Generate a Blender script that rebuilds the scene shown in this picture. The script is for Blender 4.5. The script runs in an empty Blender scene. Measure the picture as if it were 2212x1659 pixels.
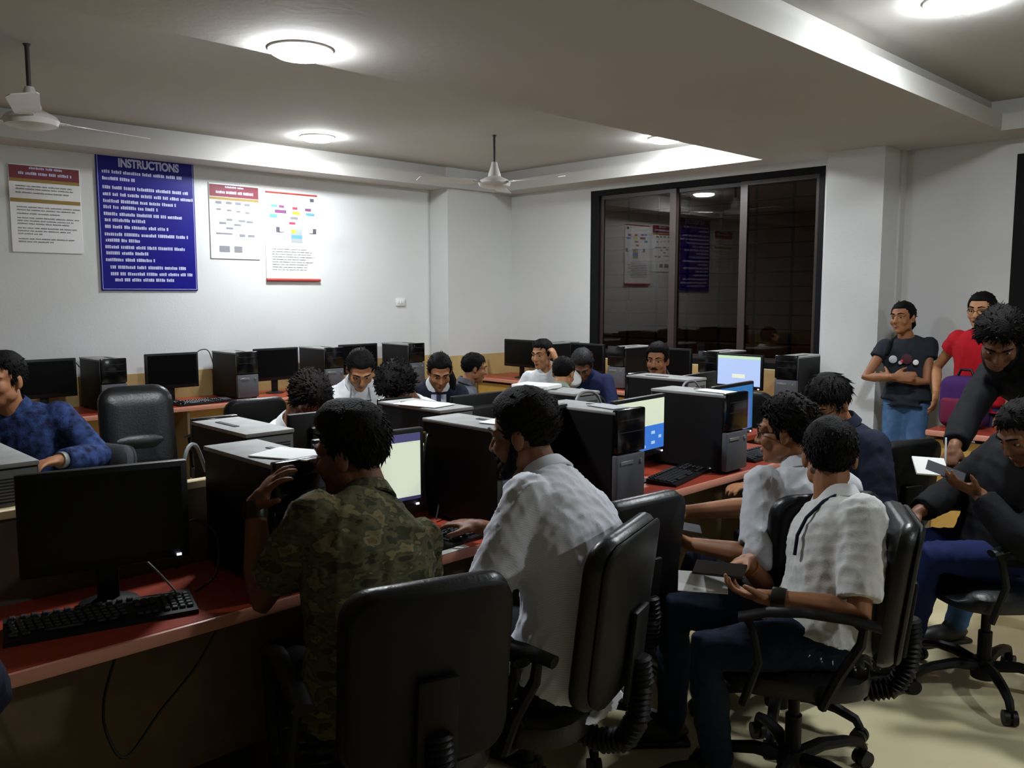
import bpy, bmesh, math, random
import numpy as np
from mathutils import Vector, Matrix

R = math.radians
V = Vector
scene = bpy.context.scene
COL = scene.collection

# ------------------------------------------------------------------ camera
cam_d = bpy.data.cameras.new('camera'); cam = bpy.data.objects.new('camera', cam_d); COL.objects.link(cam)
cam_d.sensor_width = 36.0; cam_d.lens = 1850.0 / 2212.0 * 36.0
cam_d.clip_start = 0.05; cam_d.clip_end = 60
PITCH = math.atan(195 / 1850.0); HEAD = 45.5
cam.location = (0, 0, 1.58)
cam.rotation_euler = (R(90) - PITCH, 0, R(HEAD - 90))
scene.camera = cam
# ------------------------------------------------------------------ world, exposure
w = bpy.data.worlds.new('night'); scene.world = w; w.use_nodes = True
w.node_tree.nodes['Background'].inputs[0].default_value = (0.5, 0.45, 0.4, 1)
w.node_tree.nodes['Background'].inputs[1].default_value = 0.35
scene.view_settings.view_transform = 'Standard'; scene.view_settings.look = 'None'
scene.view_settings.gamma = 1.0; scene.view_settings.exposure = 0.12
scene.view_settings.use_curve_mapping = False
LAMP = 300.0          # radiance of the round ceiling lamps
SCREEN = 0.55         # radiance of a lit monitor

# ------------------------------------------------------------------ materials
def lin(c):
    return tuple(((x / 255) / 12.92 if x / 255 <= .04045 else ((x / 255 + .055) / 1.055) ** 2.4) for x in c)
MATS = {}
def mat(name, rgb, rough=.6, metal=0., spec=.5, bump=None, var=None, emit=None, coat=0., sheen=0.):
    """bump=(scale,strength), var=(scale,rgb2,contrast)"""
    if name in MATS: return MATS[name]
    m = bpy.data.materials.new(name); m.use_nodes = True; nt = m.node_tree; b = nt.nodes['Principled BSDF']
    c = lin(rgb) + (1,)
    b.inputs['Base Color'].default_value = c; b.inputs['Roughness'].default_value = rough
    b.inputs['Metallic'].default_value = metal; b.inputs['Specular IOR Level'].default_value = spec
    b.inputs['Coat Weight'].default_value = coat; b.inputs['Sheen Weight'].default_value = sheen
    tc = nt.nodes.new('ShaderNodeTexCoord')
    if var:
        n = nt.nodes.new('ShaderNodeTexNoise'); n.inputs['Scale'].default_value = var[0]; n.inputs['Detail'].default_value = 4
        nt.links.new(tc.outputs['Object'], n.inputs['Vector'])
        rp = nt.nodes.new('ShaderNodeValToRGB'); k = var[2] if len(var) > 2 else .2
        rp.color_ramp.elements[0].position = .5 - k; rp.color_ramp.elements[1].position = .5 + k
        rp.color_ramp.elements[0].color = c; rp.color_ramp.elements[1].color = lin(var[1]) + (1,)
        nt.links.new(n.outputs['Fac'], rp.inputs['Fac']); nt.links.new(rp.outputs['Color'], b.inputs['Base Color'])
    if bump:
        n2 = nt.nodes.new('ShaderNodeTexNoise'); n2.inputs['Scale'].default_value = bump[0]; n2.inputs['Detail'].default_value = 5
        nt.links.new(tc.outputs['Object'], n2.inputs['Vector'])
        bp = nt.nodes.new('ShaderNodeBump'); bp.inputs['Strength'].default_value = bump[1]; bp.inputs['Distance'].default_value = .01
        nt.links.new(n2.outputs['Fac'], bp.inputs['Height']); nt.links.new(bp.outputs['Normal'], b.inputs['Normal'])
    if emit:
        b.inputs['Emission Color'].default_value = lin(emit[0]) + (1,); b.inputs['Emission Strength'].default_value = emit[1]
    MATS[name] = m
    return m

M_wall = mat('wall_paint', (214, 215, 214), .85, spec=.2, bump=(60, .08), var=(1.3, (208, 209, 208), .3))
M_wall2 = mat('wall_paint_old', (205, 205, 203), .85, spec=.2, bump=(60, .08), var=(1.1, (196, 197, 196), .3))
M_ceil = mat('ceiling_paint', (190, 188, 184), .9, spec=.15, bump=(25, .1), var=(.9, (182, 180, 175), .25))
M_dado = mat('dado_paint', (188, 162, 108), .7, spec=.3, var=(5, (170, 146, 96), .2))
M_floor = mat('floor_cream', (206, 196, 158), .38, spec=.45, var=(2.2, (196, 184, 146), .25), bump=(8, .03))
M_red = mat('desk_laminate', (158, 62, 40), .35, spec=.45, var=(30, (138, 50, 34), .3), bump=(120, .05))
M_edge = mat('desk_edge', (196, 132, 112), .35, spec=.5)
M_deskside = mat('desk_board', (120, 98, 70), .6, var=(12, (100, 80, 58), .3))
M_deskcream = mat('desk_cream_board', (190, 150, 74), .55, var=(9, (172, 134, 66), .3))
M_part = mat('partition_board', (92, 78, 62), .65, var=(10, (78, 66, 52), .3))
M_cream = mat('cream_rail', (214, 196, 152), .5)
M_black = mat('black_plastic', (10, 10, 12), .45, spec=.3, bump=(300, .05))
M_blackg = mat('black_gloss', (10, 10, 12), .16, spec=.5)
M_case = mat('case_steel', (9, 9, 11), .55, spec=.25, bump=(200, .03))
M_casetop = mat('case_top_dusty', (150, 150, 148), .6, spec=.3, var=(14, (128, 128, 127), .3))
M_caseg = mat('case_front_grey', (84, 86, 92), .5, var=(40, (74, 76, 82), .3))
M_rear = mat('case_rear_metal', (140, 142, 142), .4, metal=.5)
M_slot = mat('slot_dark', (22, 22, 24), .7)
M_screen = mat('screen_off', (3, 3, 4), .3, spec=.18)
M_chair = mat('chair_black_plastic', (9, 9, 10), .5, spec=.22, bump=(250, .08))
M_leather = mat('chair_black_leather', (12, 13, 15), .36, spec=.4, bump=(90, .12))
M_fabric = mat('chair_grey_fabric', (66, 66, 70), .9, spec=.15, bump=(400, .3), var=(200, (50, 50, 54), .3))
M_chrome = mat('steel_column', (120, 120, 122), .3, metal=.8)
M_white = mat('white_plastic', (225, 225, 222), .45)
M_paper = mat('white_paper', (236, 236, 234), .8, spec=.2)
M_lamp = mat('lamp_glow', (255, 255, 255), .5, emit=((244, 250, 255), LAMP))
M_lamprim = mat('lamp_rim', (235, 235, 232), .5)
M_fan = mat('fan_white', (206, 203, 200), .3, spec=.5, coat=.3)
M_rod = mat('fan_rod', (52, 46, 44), .5)
M_frame = mat('window_brown_frame', (48, 37, 33), .4, spec=.5)
M_frameb = mat('window_black_frame', (9, 9, 11), .6, spec=.15)
M_grille = mat('window_grille_iron', (18, 16, 15), .6)
M_out = mat('outside_brown_wall', (118, 84, 66), .8, var=(3, (92, 66, 52), .2))
M_cable = mat('cable_black', (16, 16, 17), .45)
M_cableg = mat('cable_grey', (120, 122, 122), .5)
M_cabley = mat('cable_yellow', (170, 150, 60), .5)
M_led = mat('led_white', (255, 255, 255), .5, emit=((225, 220, 255), 4.0))
M_blue = mat('board_blue', (12, 9, 122), .4, spec=.3)
M_lav = mat('board_lettering', (196, 200, 232), .6)
M_maroon = mat('poster_maroon', (112, 32, 48), .6)
M_gold = mat('poster_gold', (150, 120, 52), .6)
M_ink = mat('poster_grey_ink', (128, 128, 134), .8)
M_inkd = mat('poster_dark_ink', (84, 84, 92), .8)
M_redrod = mat('poster_red_rod', (178, 62, 56), .5)
M_poster = mat('poster_white', (232, 232, 232), .7, spec=.3)
M_pyellow = mat('print_yellow', (226, 214, 44), .7)
M_pblue = mat('print_blue', (96, 156, 208), .7)
M_pred = mat('print_red', (196, 62, 82), .7)
M_ppurple = mat('print_purple', (122, 70, 110), .7)
def glass():
    m = bpy.data.materials.new('window_glass'); m.use_nodes = True; nt = m.node_tree; nt.nodes.clear()
    o = nt.nodes.new('ShaderNodeOutputMaterial'); mx = nt.nodes.new('ShaderNodeMixShader'); fr = nt.nodes.new('ShaderNodeFresnel')
    t = nt.nodes.new('ShaderNodeBsdfTransparent'); g = nt.nodes.new('ShaderNodeBsdfGlossy')
    t.inputs[0].default_value = (.55, .52, .5, 1); g.inputs['Roughness'].default_value = .015; fr.inputs[0].default_value = 1.5
    nt.links.new(fr.outputs[0], mx.inputs[0]); nt.links.new(t.outputs[0], mx.inputs[1]); nt.links.new(g.outputs[0], mx.inputs[2])
    nt.links.new(mx.outputs[0], o.inputs[0]); return m
M_glass = glass()

# ------------------------------------------------------------------ mesh collector
def frame(d, hint=(0, 0, 1)):
    d = V(d).normalized(); h = V(hint)
    if abs(d.dot(h.normalized())) > .97: h = V((0, 1, 0)) if abs(d.y) < .9 else V((1, 0, 0))
    x = h.cross(d).normalized(); y = d.cross(x).normalized()
    return x, y, d
class MB:
    def __init__(s): s.v = []; s.f = []; s.m = []
    def add(s, vs, fs, mi=0):
        o = len(s.v); s.v += [tuple(v) for v in vs]; s.f += [tuple(i + o for i in f) for f in fs]; s.m += [mi] * len(fs); return s
    def box(s, c, sz, mi=0, rot=None):
        x, y, z = [a / 2 for a in sz]; P = [V((i * x, j * y, k * z)) for k in (-1, 1) for j in (-1, 1) for i in (-1, 1)]
        if rot: P = [rot @ p for p in P]
        return s.add([p + V(c) for p in P], [(0, 2, 3, 1), (4, 5, 7, 6), (0, 1, 5, 4), (2, 6, 7, 3), (0, 4, 6, 2), (1, 3, 7, 5)], mi)
    def bb(s, x0, x1, y0, y1, z0, z1, mi=0): return s.box(((x0 + x1) / 2, (y0 + y1) / 2, (z0 + z1) / 2), (x1 - x0, y1 - y0, z1 - z0), mi)
    def rbox(s, c, sz, r=.01, mi=0, rot=None, seg=2):
        bm = bmesh.new(); bmesh.ops.create_cube(bm, size=1)
        for v in bm.verts: v.co = V((v.co.x * sz[0], v.co.y * sz[1], v.co.z * sz[2]))
        bmesh.ops.bevel(bm, geom=bm.edges[:], offset=r, segments=seg, affect='EDGES', profile=.5)
        P = [v.co.copy() for v in bm.verts]; bm.verts.index_update()
        F = [tuple(v.index for v in f.verts) for f in bm.faces]; bm.free()
        if rot: P = [rot @ p for p in P]
        return s.add([p + V(c) for p in P], F, mi)
    def loft(s, rings, mi=0, cap=True, closed=False):
        n = len(rings[0]); vs = [p for r in rings for p in r]; fs = []
        m = len(rings)
        for i in range(m if closed else m - 1):
            a, b = i * n, ((i + 1) % m) * n
            for j in range(n): k = (j + 1) % n; fs.append((a + j, a + k, b + k, b + j))
        if cap and not closed: fs.append(tuple(range(n - 1, -1, -1))); fs.append(tuple((m - 1) * n + j for j in range(n)))
        return s.add(vs, fs, mi)
    def tube(s, path, rad, n=10, mi=0, round_=False, hint=(0, 0, 1)):
        P = [V(p) for p in path]; m = len(P); rr = rad if hasattr(rad, '__len__') else [rad] * m
        T = [(P[min(i + 1, m - 1)] - P[max(i - 1, 0)]).normalized() for i in range(m)]
        x, y, _ = frame(T[0], hint); rings = []
        def ring(c, r, x, y): return [c + x * (r * math.cos(2 * math.pi * j / n)) + y * (r * math.sin(2 * math.pi * j / n)) for j in range(n)]
        for i in range(m):
            x = (x - T[i] * x.dot(T[i])).normalized(); y = T[i].cross(x)
            if i == 0 and round_:
                for a in (80, 55, 28): rings.append(ring(P[0] - T[0] * rr[0] * math.sin(R(a)), rr[0] * math.cos(R(a)), x, y))
            rings.append(ring(P[i], rr[i], x, y))
            if i == m - 1 and round_:
                for a in (28, 55, 80): rings.append(ring(P[i] + T[i] * rr[i] * math.sin(R(a)), rr[i] * math.cos(R(a)), x, y))
        return s.loft(rings, mi)
    def ell(s, c, r, rot=None, n=14, k=9, mi=0):
        rings = []
        for i in range(1, k):
            a = math.pi * i / k
            q = [V((r[0] * math.sin(a) * math.cos(2 * math.pi * j / n), r[1] * math.sin(a) * math.sin(2 * math.pi * j / n), -r[2] * math.cos(a))) for j in range(n)]
            rings.append([(rot @ p if rot else p) + V(c) for p in q])
        tz = V((0, 0, r[2])); tz = rot @ tz if rot else tz
        o = len(s.v); s.loft(rings, mi, cap=False)
        b = len(s.v); s.v += [tuple(V(c) - tz), tuple(V(c) + tz)]
        for j in range(n):
            s.f += [(b, o + (j + 1) % n, o + j), (b + 1, o + (k - 2) * n + j, o + (k - 2) * n + (j + 1) % n)]; s.m += [mi, mi]
        return s
    def lathe(s, prof, c=(0, 0, 0), n=20, mi=0, rot=None):
        rings = []
        for r, z in prof:
            q = [V((r * math.cos(2 * math.pi * j / n), r * math.sin(2 * math.pi * j / n), z)) for j in range(n)]
            rings.append([(rot @ p if rot else p) + V(c) for p in q])
        return s.loft(rings, mi)
    def prism(s, pts, axis, a0, a1, mi=0):
        def p3(u, v, a): return {'x': (a, u, v), 'y': (u, a, v), 'z': (u, v, a)}[axis]
        return s.loft([[V(p3(u, v, a0)) for u, v in pts], [V(p3(u, v, a1)) for u, v in pts]], mi)
    def mesh(s, name, mats):
        me = bpy.data.meshes.new(name); me.from_pydata(s.v, [], s.f)
        for m in mats: me.materials.append(m)
        if len(mats) > 1: me.polygons.foreach_set('material_index', s.m)
        bm = bmesh.new(); bm.from_mesh(me); bmesh.ops.recalc_face_normals(bm, faces=bm.faces[:]); bm.to_mesh(me); bm.free()
        return me
    def build(s, name, mats, parent=None, smooth=40, loc=None):
        if not isinstance(mats, (list, tuple)): mats = [mats]
        me = s.mesh(name, mats)
        if smooth:
            me.polygons.foreach_set('use_smooth', [True] * len(me.polygons)); me.set_sharp_from_angle(angle=R(smooth))
        o = bpy.data.objects.new(name, me); COL.objects.link(o)
        if parent: o.parent = parent
        if loc: o.location = loc
        return o
def empty(name, loc=(0, 0, 0), rz=0):
    o = bpy.data.objects.new(name, None); COL.objects.link(o); o.location = loc; o.rotation_euler = (0, 0, R(rz)); o.empty_display_size = .1; return o
def tag(o, label=None, cat=None, group=None, kind=None):
    if label: o['label'] = label
    if cat: o['category'] = cat
    if group: o['group'] = group
    if kind: o['kind'] = kind
    return o
def copy_tree(o, parent=None):
    c = o.copy(); COL.objects.link(c); c.parent = parent
    for ch in list(o.children): copy_tree(ch, c)
    return c
def st(name, mb, m, parent=None, smooth=30):
    o = mb.build(name, m, parent, smooth)
    if not parent: o['kind'] = 'structure'
    return o

# ------------------------------------------------------------------ room shell
XB, YL, XR, YR, ZC = 6.36, 6.75, -3.6, -3.2, 2.8
st('floor', MB().bb(XR - .1, 7.2, YR - .1, YL + .2, -.1, 0), M_floor)
st('wall_left', MB().bb(XR - .1, 5.487, YL, YL + .2, 0, 3.0), M_wall)
corner = MB().bb(5.487, XB + .2, 6.478, YL + .2, 0, 3.0); st('wall_corner', corner, M_wall2)
WY0, WY1, WZ0, WZ1 = 3.067, 5.40, .97, 2.55
mb = MB()
mb.bb(XB, XB + .2, WY1, 6.478, 0, 3.0); mb.bb(XB, XB + .2, WY0, WY1, 0, WZ0); mb.bb(XB, XB + .2, WY0, WY1, WZ1, 3.0); mb.bb(XB, XB + .2, 2.5, WY0, 0, 3.0)
st('wall_back', mb, M_wall2)
st('wall_column', MB().bb(6.10, XB, 2.516, 2.93, 0, 2.62), M_wall)
XN = 6.45
mb = MB(); mb.bb(XN, XN + .2, 1.79, 2.516, 0, 3.0); mb.bb(XN, XN + .2, -.6, 1.79, 0, .95); mb.bb(XN, XN + .2, -.6, 1.79, 2.5, 3.0); mb.bb(XN, XN + .2, YR, -.6, 0, 3.0)
st('wall_niche', mb, M_wall2)
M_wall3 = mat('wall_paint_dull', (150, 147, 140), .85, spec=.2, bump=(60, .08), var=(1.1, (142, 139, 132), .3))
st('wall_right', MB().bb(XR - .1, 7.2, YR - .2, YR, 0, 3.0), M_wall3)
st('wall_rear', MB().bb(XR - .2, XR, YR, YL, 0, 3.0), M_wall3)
# painted tan border along the foot of the walls
st('trim_1', MB().bb(XR, 5.485, YL - .006, YL, 0, .965), M_dado)
st('trim_2', MB().bb(5.481, 5.487, 6.478, YL - .006, 0, .965).bb(5.487, XB - .006, 6.472, 6.478, 0, .965), M_dado)
st('trim_3', MB().bb(XB - .006, XB, 2.93, 6.472, 0, .965), M_dado)
st('trim_4', MB().bb(XN - .006, XN, YR, 2.516, 0, .5), M_dado)
# ceiling: raised bays between dropped beams
st('ceiling', MB().bb(XR - .1, 7.2, YR - .1, YL + .2, ZC, ZC + .2), M_ceil)
def beam(name, lo, up):
    mb = MB(); mb.bb(*lo, 2.6, 2.702); mb.bb(*up, 2.7, ZC); st(name, mb, M_ceil)
beam('trim_5', (XR, 6.06, 6.42, YL), (XR, 6.14, 6.50, YL))
beam('trim_6', (6.06, 6.75, YR, YL), (6.14, 6.75, YR, YL))
beam('trim_7', (XR, 6.06, 1.78, 3.43), (XR, 6.14, 1.87, 3.40))

# windows
def window(name, x, y0, y1, z0, z1, mull, grille=True):
    root = empty(name, (x, (y0 + y1) / 2, z0)); root['kind'] = 'structure'
    def L(mb, nm, m, sm=30):
        mb.v = [(a - x, b - (y0 + y1) / 2, c - z0) for a, b, c in mb.v]; return mb.build(nm, m, root, sm)
    f = .05
    L(MB().bb(x + .002, x + .10, y1 - .1, y1, z0, z1).bb(x + .002, x + .10, y0, y0 + f, z0, z1).bb(x + .002, x + .10, y0 + f, y1 - .1, z1 - f, z1).bb(x + .002, x + .10, y0 + f, y1 - .1, z0, z0 + f), 'window_frame', M_frameb)
    ed = [y0 + f] + list(mull) + [y1 - .1]
    for i in range(len(ed) - 1):
        a, b = ed[i], ed[i + 1]; dx = .03 + .025 * (i % 2)
        s = MB(); q = .035
        s.bb(x + dx, x + dx + .025, a - .03, a + q, z0 + f, z1 - f).bb(x + dx, x + dx + .025, b - q, b + .03, z0 + f, z1 - f)
        s.bb(x + dx, x + dx + .025, a + q, b - q, z0 + f, z0 + f + q).bb(x + dx, x + dx + .025, a + q, b - q, z1 - f - q, z1 - f)
        L(s, 'sash', M_frame)
        L(MB().bb(x + dx + .01, x + dx + .014, a + q, b - q, z0 + f + q, z1 - f - q), 'pane', M_glass)
    if grille:
        z = z0 + .08
        while z < z1:
            L(MB().tube([(x + .15, y0, z), (x + .15, y1, z)], .007, 6), 'grille_bar', M_grille); z += .118
        n = int((y1 - y0) / .30)
        for i in range(1, n):
            yy = y0 + (y1 - y0) * i / n
            L(MB().bb(x + .156, x + .166, yy - .012, yy + .012, z0, z1), 'grille_upright', M_grille)
    return root
window('window_1', XB, WY0, WY1, WZ0, WZ1, (3.78, 4.475))
window('window_2', XN, -.6, 1.79, .95, 2.5, (.2, 1.0))
st('wall_outside', MB().bb(8.3, 8.4, -2, 8, 0, 3.2).bb(7.6, 8.3, 3.25, 3.42, 0, 3.2), M_out)
st('floor_outside', MB().bb(7.2, 8.4, -2, 8, -.1, 0), M_out)

# ------------------------------------------------------------------ ceiling lamps and fans
def lamp(x, y, label, z=ZC):
    r = empty('ceiling_light', (x, y, z))
    MB().lathe([(.135, 0), (.134, -.008), (.126, -.012), (.124, -.008), (.124, 0)], n=28).build('rim', M_lamprim, r)
    MB().lathe([(.0, -.004), (.123, -.006), (.122, -.02), (.10, -.032), (.05, -.038), (.0, -.04)], n=28).build('diffuser', M_lamp, r)
    tag(r, label, 'ceiling light', 'round ceiling lights')
lamp(1.975, 3.275, 'round glowing ceiling light on the beam edge above the small poster', 2.6)
lamp(3.719, 5.95, 'round glowing ceiling light beside the beam above the posters')
lamp(5.704, 4.083, 'round glowing ceiling light in front of the barred window')
lamp(3.94, 1.351, 'round glowing ceiling light cut by the upper edge above the standing people')
lamp(3.3, -1.7, 'added round ceiling light behind the camera brightening the open floor')  # extra lamp out of view, added to brighten the floor and the sitters' backs
def fan(x, y, rz, label):
    r = empty('ceiling_fan', (x, y, ZC), rz)
    MB().lathe([(0, 0), (.02, 0), (.012, -.015), (.012, -.25), (0, -.25)], n=12).build('rod', M_rod, r)
    MB().lathe([(0, -.20), (.022, -.205), (.03, -.24), (.05, -.30), (.052, -.315), (0, -.315)], n=20).build('canopy', M_fan, r)
    MB().lathe([(0, -.31), (.05, -.312), (.075, -.325), (.115, -.345), (.128, -.365), (.118, -.39), (.07, -.405), (0, -.41)], n=28).build('motor', M_fan, r)
    for k in range(3):
        a = R(120 * k); q = Matrix.Rotation(a, 3, 'Z')
        b = MB(); pts = [(.16, -.035), (.2, -.06), (.58, -.072), (.62, -.05), (.62, .05), (.58, .06), (.2, .05), (.16, .035)]
        tw = lambda u, v: -.362 + v * .18
        lo = [V((u, v, tw(u, v))) for u, v in pts]; hi = [p + V((0, 0, .004)) for p in lo]
        b.loft([[q @ p for p in lo], [q @ p for p in hi]]); b.box(q @ V((.14, 0, -.36)), (.1, .035, .006), 0, q)
        b.build('blade', M_fan, r)
    tag(r, label, 'ceiling fan', 'ceiling fans')
fan(1.355, 4.779, 12, 'ceiling fan with dark rod hanging near the posters')
fan(4.663, 4.94, 40, 'ceiling fan with short rod hanging toward the room corner')

# ------------------------------------------------------------------ wall boards and posters
rng = random.Random(4)
FINAL = []   # deferred evaluation: (object, callback)
def poster(name, x0, x1, z0, z1, m, label, cat, th=.008):
    r = empty(name, ((x0 + x1) / 2, YL, z0)); r['_w'] = 0; del r['_w']
    MB().rbox((0, -th / 2 - .001, (z1 - z0) / 2), (x1 - x0, th, z1 - z0), .002, seg=1).build('board', m, r)
    tag(r, label, cat); return r
def plate(r, nm, m, x, z, w_, h_, y=-.0105, t=.0012):
    return MB().box((x, y, z), (w_, t, h_)).build(nm, m, r, 0)
def textline(r, m, x, z, ln, h_=.02, cw=.0125, y=-.0103, slant=.0):
    mb = MB(); p = x; word = rng.randint(3, 9)
    while p < x + ln:
        if word == 0: word = rng.randint(3, 9); p += cw * .8; continue
        hh = h_ * rng.choice((1, 1, .8, .9)); ww = cw * rng.uniform(.62, .86)
        mb.box((p + ww / 2, y, z + hh / 2), (ww, .001, hh)); p += cw; word -= 1
    return mb.build('text_line', m, r, 0)
def text(r, body, m, x, z, size, y=-.0108, name='lettering', width=None):
    cu = bpy.data.curves.new(name, 'FONT'); cu.body = body; cu.size = size; cu.align_x = 'CENTER'; cu.extrude = .0006; cu.offset = size * .04
    o = bpy.data.objects.new(name, cu); COL.objects.link(o)
    def fin(o_, me):
        bb_ = [v.co for v in me.vertices]; wdt = max(v.x for v in bb_) - min(v.x for v in bb_); k = (width / wdt) if width else 1
        for v in me.vertices: v.co = V((v.co.x * k + x, y - v.co.z, v.co.y + z))
        me.materials.clear(); me.materials.append(m)
        n = bpy.data.objects.new(name, me); COL.objects.link(n); n.parent = r
        bpy.data.objects.remove(o_)
    FINAL.append((o, fin))
# large blue instruction board
W_, H_ = .742, 1.01
r = poster('instruction_board', 2.325, 3.067, 1.603, 2.613, M_blue, 'large blue INSTRUCTIONS board with rows of white lettering', 'notice board', .012)
for (xx, zz, ww, hh) in ((0, .012, .72, .003), (0, H_ - .012, .72, .003), (-.36, H_ / 2, .003, .985), (.36, H_ / 2, .003, .985)): plate(r, 'border', M_lav, xx, zz, ww, hh, -.0135)
text(r, 'INSTRUCTIONS', M_lav, .02, .925, .085, -.0135, width=.46)
LN = [(.03, .87, .60), (.03, .82, .24), (.03, .755, .66), (.03, .705, .68), (.03, .655, .54), (.03, .61, .40), (.03, .56, .60), (.035, .515, .29), (.035, .465, .47), (.03, .41, .63), (.035, .365, .25), (.03, .315, .62), (.035, .27, .30), (.03, .22, .36), (.06, .165, .58), (.06, .115, .62), (.09, .07, .45)]
for a, z, l in LN: textline(r, M_lav, -.36 + a, z, l, .024, .0145, -.0133)
# notice with maroon head (next to the blue board)
r = poster('wall_notice', 1.745, 2.212, 1.871, 2.48, M_poster, 'white wall notice with maroon head and two gold bands', 'notice')
plate(r, 'heading_band', M_maroon, 0, .555, .455, .09); plate(r, 'gold_band', M_gold, 0, .499, .455, .022); plate(r, 'gold_band', M_gold, .0, .36, .455, .026)
textline(r, M_lav, -.10, .578, .21, .016, .011, -.0115); textline(r, M_lav, -.17, .538, .34, .02, .012, -.0115)
for i, (z, l) in enumerate([(.455, .36), (.435, .37), (.41, .34), (.31, .41), (.29, .38), (.265, .27), (.235, .40), (.215, .36), (.195, .33), (.165, .38), (.145, .34), (.125, .15), (.09, .36), (.07, .22)]): textline(r, M_ink, -.19, z, l, .008, .008)
# small notice with maroon head beside the scroll
r = poster('wall_notice', 3.19, 3.628, 1.867, 2.475, M_poster, 'white wall notice with maroon head and small grey diagrams', 'notice')
plate(r, 'heading_band', M_maroon, 0, .55, .43, .095); plate(r, 'gold_band', M_gold, 0, .488, .43, .02)
textline(r, M_lav, -.08, .575, .16, .014, .011, -.0115); textline(r, M_lav, -.16, .528, .32, .022, .013, -.0115)
for (x, z, ww, hh) in [(-.14, .455, .05, .022), (-.05, .455, .05, .02), (.03, .455, .05, .022), (.11, .45, .05, .02), (-.14, .40, .04, .014), (-.05, .395, .04, .012), (.03, .39, .035, .012), (.11, .385, .04, .014), (-.05, .32, .05, .016), (.06, .315, .06, .016), (.13, .31, .06, .016), (-.11, .29, .06, .018), (.02, .28, .06, .016), (-.05, .25, .06, .016), (-.10, .205, .14, .013), (.06, .195, .05, .022), (.14, .195, .06, .018), (-.1, .08, .09, .05), (.02, .08, .07, .05)]: plate(r, 'diagram', M_ink, x, z, ww, hh)
# rolled-down chart
r = poster('scroll_chart', 3.68, 4.20, 1.70, 2.445, M_poster, 'white roll-down chart with red rods and coloured boxes', 'chart', .006)
MB().tube([(-.262, -.016, 0), (.262, -.016, 0)], .013, 10).build('rod', M_redrod, r); MB().tube([(-.25, -.010, .742), (.25, -.010, .742)], .007, 8).build('rod', M_redrod, r)
for (x, z, ww, hh, m) in [(-.17, .63, .06, .022, M_pblue), (-.10, .628, .05, .022, M_ppurple), (.03, .62, .05, .022, M_pred), (.16, .615, .06, .024, M_ppurple), (-.11, .585, .11, .028, M_ppurple), (.04, .58, .075, .024, M_pyellow), (.18, .575, .085, .024, M_pblue), (-.18, .545, .07, .03, M_pblue), (.02, .535, .075, .022, M_ink), (0, .49, .06, .02, M_pred), (.20, .70, .04, .03, M_inkd)]: plate(r, 'label_box', m, x, z, ww, hh, -.0085)
plate(r, 'drum_print', mat('print_grey', (158, 164, 164), .7), .04, .385, .11, .12, -.0085); plate(r, 'drum_print', M_pblue, .04, .375, .105, .03, -.0092); plate(r, 'drum_print', M_pyellow, .01, .42, .04, .03, -.0092)
for sx in (-1, 1): plate(r, 'sketch', M_inkd, .04 + sx * .18, .43, .035, .045, -.0085); plate(r, 'sketch', M_inkd, .04 + sx * .15, .41, .05, .006, -.0085)
for i in range(9): textline(r, M_inkd, -.2, .26 - i * .022, rng.uniform(.32, .41), .007, .008, -.0083)
# light switch plate near the corner
r = empty('switch_plate', (5.10, YL, 1.47)); MB().rbox((0, -.008, .03), (.11, .014, .075), .004).build('plate', M_white, r)
for i in (-1, 0, 1): MB().rbox((.03 * i, -.017, .03), (.02, .008, .035), .003).build('switch', M_white, r)
tag(r, 'white switch plate on the wall near the corner', 'switch')

# ------------------------------------------------------------------ desks and partition
def desk(label, x0, x1, y0, y1, front, supports, fmat=None):
    """front: '-y','+y','-x' = edge where people sit"""
    r = empty('computer_desk', ((x0 + x1) / 2, (y0 + y1) / 2, 0)); cx, cy = (x0 + x1) / 2, (y0 + y1) / 2
    def L(mb, nm, m):
        mb.v = [(a - cx, b - cy, c) for a, b, c in mb.v]; return mb.build(nm, m, r)
    e = .016
    if front == '-y': L(MB().bb(x0, x1, y0 + e, y1, .722, .75), 'desktop', M_red); L(MB().rbox((cx, y0 + e / 2, .734), (x1 - x0, e, .034), .006), 'edge_strip', M_edge); L(MB().bb(x0 + .02, x1 - .02, y0 + .30, y0 + .32, .2, .72), 'modesty_panel', fmat or M_deskside)
    if front == '+y': L(MB().bb(x0, x1, y0, y1 - e, .722, .75), 'desktop', M_red); L(MB().rbox((cx, y1 - e / 2, .734), (x1 - x0, e, .034), .006), 'edge_strip', M_edge); L(MB().bb(x0 + .02, x1 - .02, y1 - .32, y1 - .30, .2, .72), 'modesty_panel', fmat or M_deskside)
    if front == '-x': L(MB().bb(x0 + e, x1, y0, y1, .722, .75), 'desktop', M_red); L(MB().rbox((x0 + e / 2, cy, .734), (e, y1 - y0, .034), .006), 'edge_strip', M_edge); L(MB().bb(x0 + .06, x0 + .08, y0 + .02, y1 - .02, .12, .69), 'front_panel', fmat or M_deskcream)
    for q in supports:
        if front == '-x': L(MB().bb(x0 + .04, x1 - .02, q - .01, q + .01, 0, .722), 'side_panel', M_deskside)
        else: L(MB().bb(q - .01, q + .01, y0 + .03, y1 - .02, 0, .722), 'side_panel', M_deskside)
    return tag(r, label, 'desk')
desk('long red desk running across the front with keyboards on it', -.9, 4.25, 2.05, 2.53, '-y', (-.85, .42, 1.28, 2.15, 3.0, 3.85, 4.22))
desk('red desk behind the partition, facing the posters', -.9, 4.75, 2.57, 3.12, '+y', (-.85, .5, 1.5, 2.5, 3.5, 4.72))
desk('red desk along the wall under the posters', -1.6, 5.25, 6.14, 6.735, '-y', (-1.5, .4, 1.6, 2.7, 3.4, 4.4, 5.2), M_deskcream)
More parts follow.
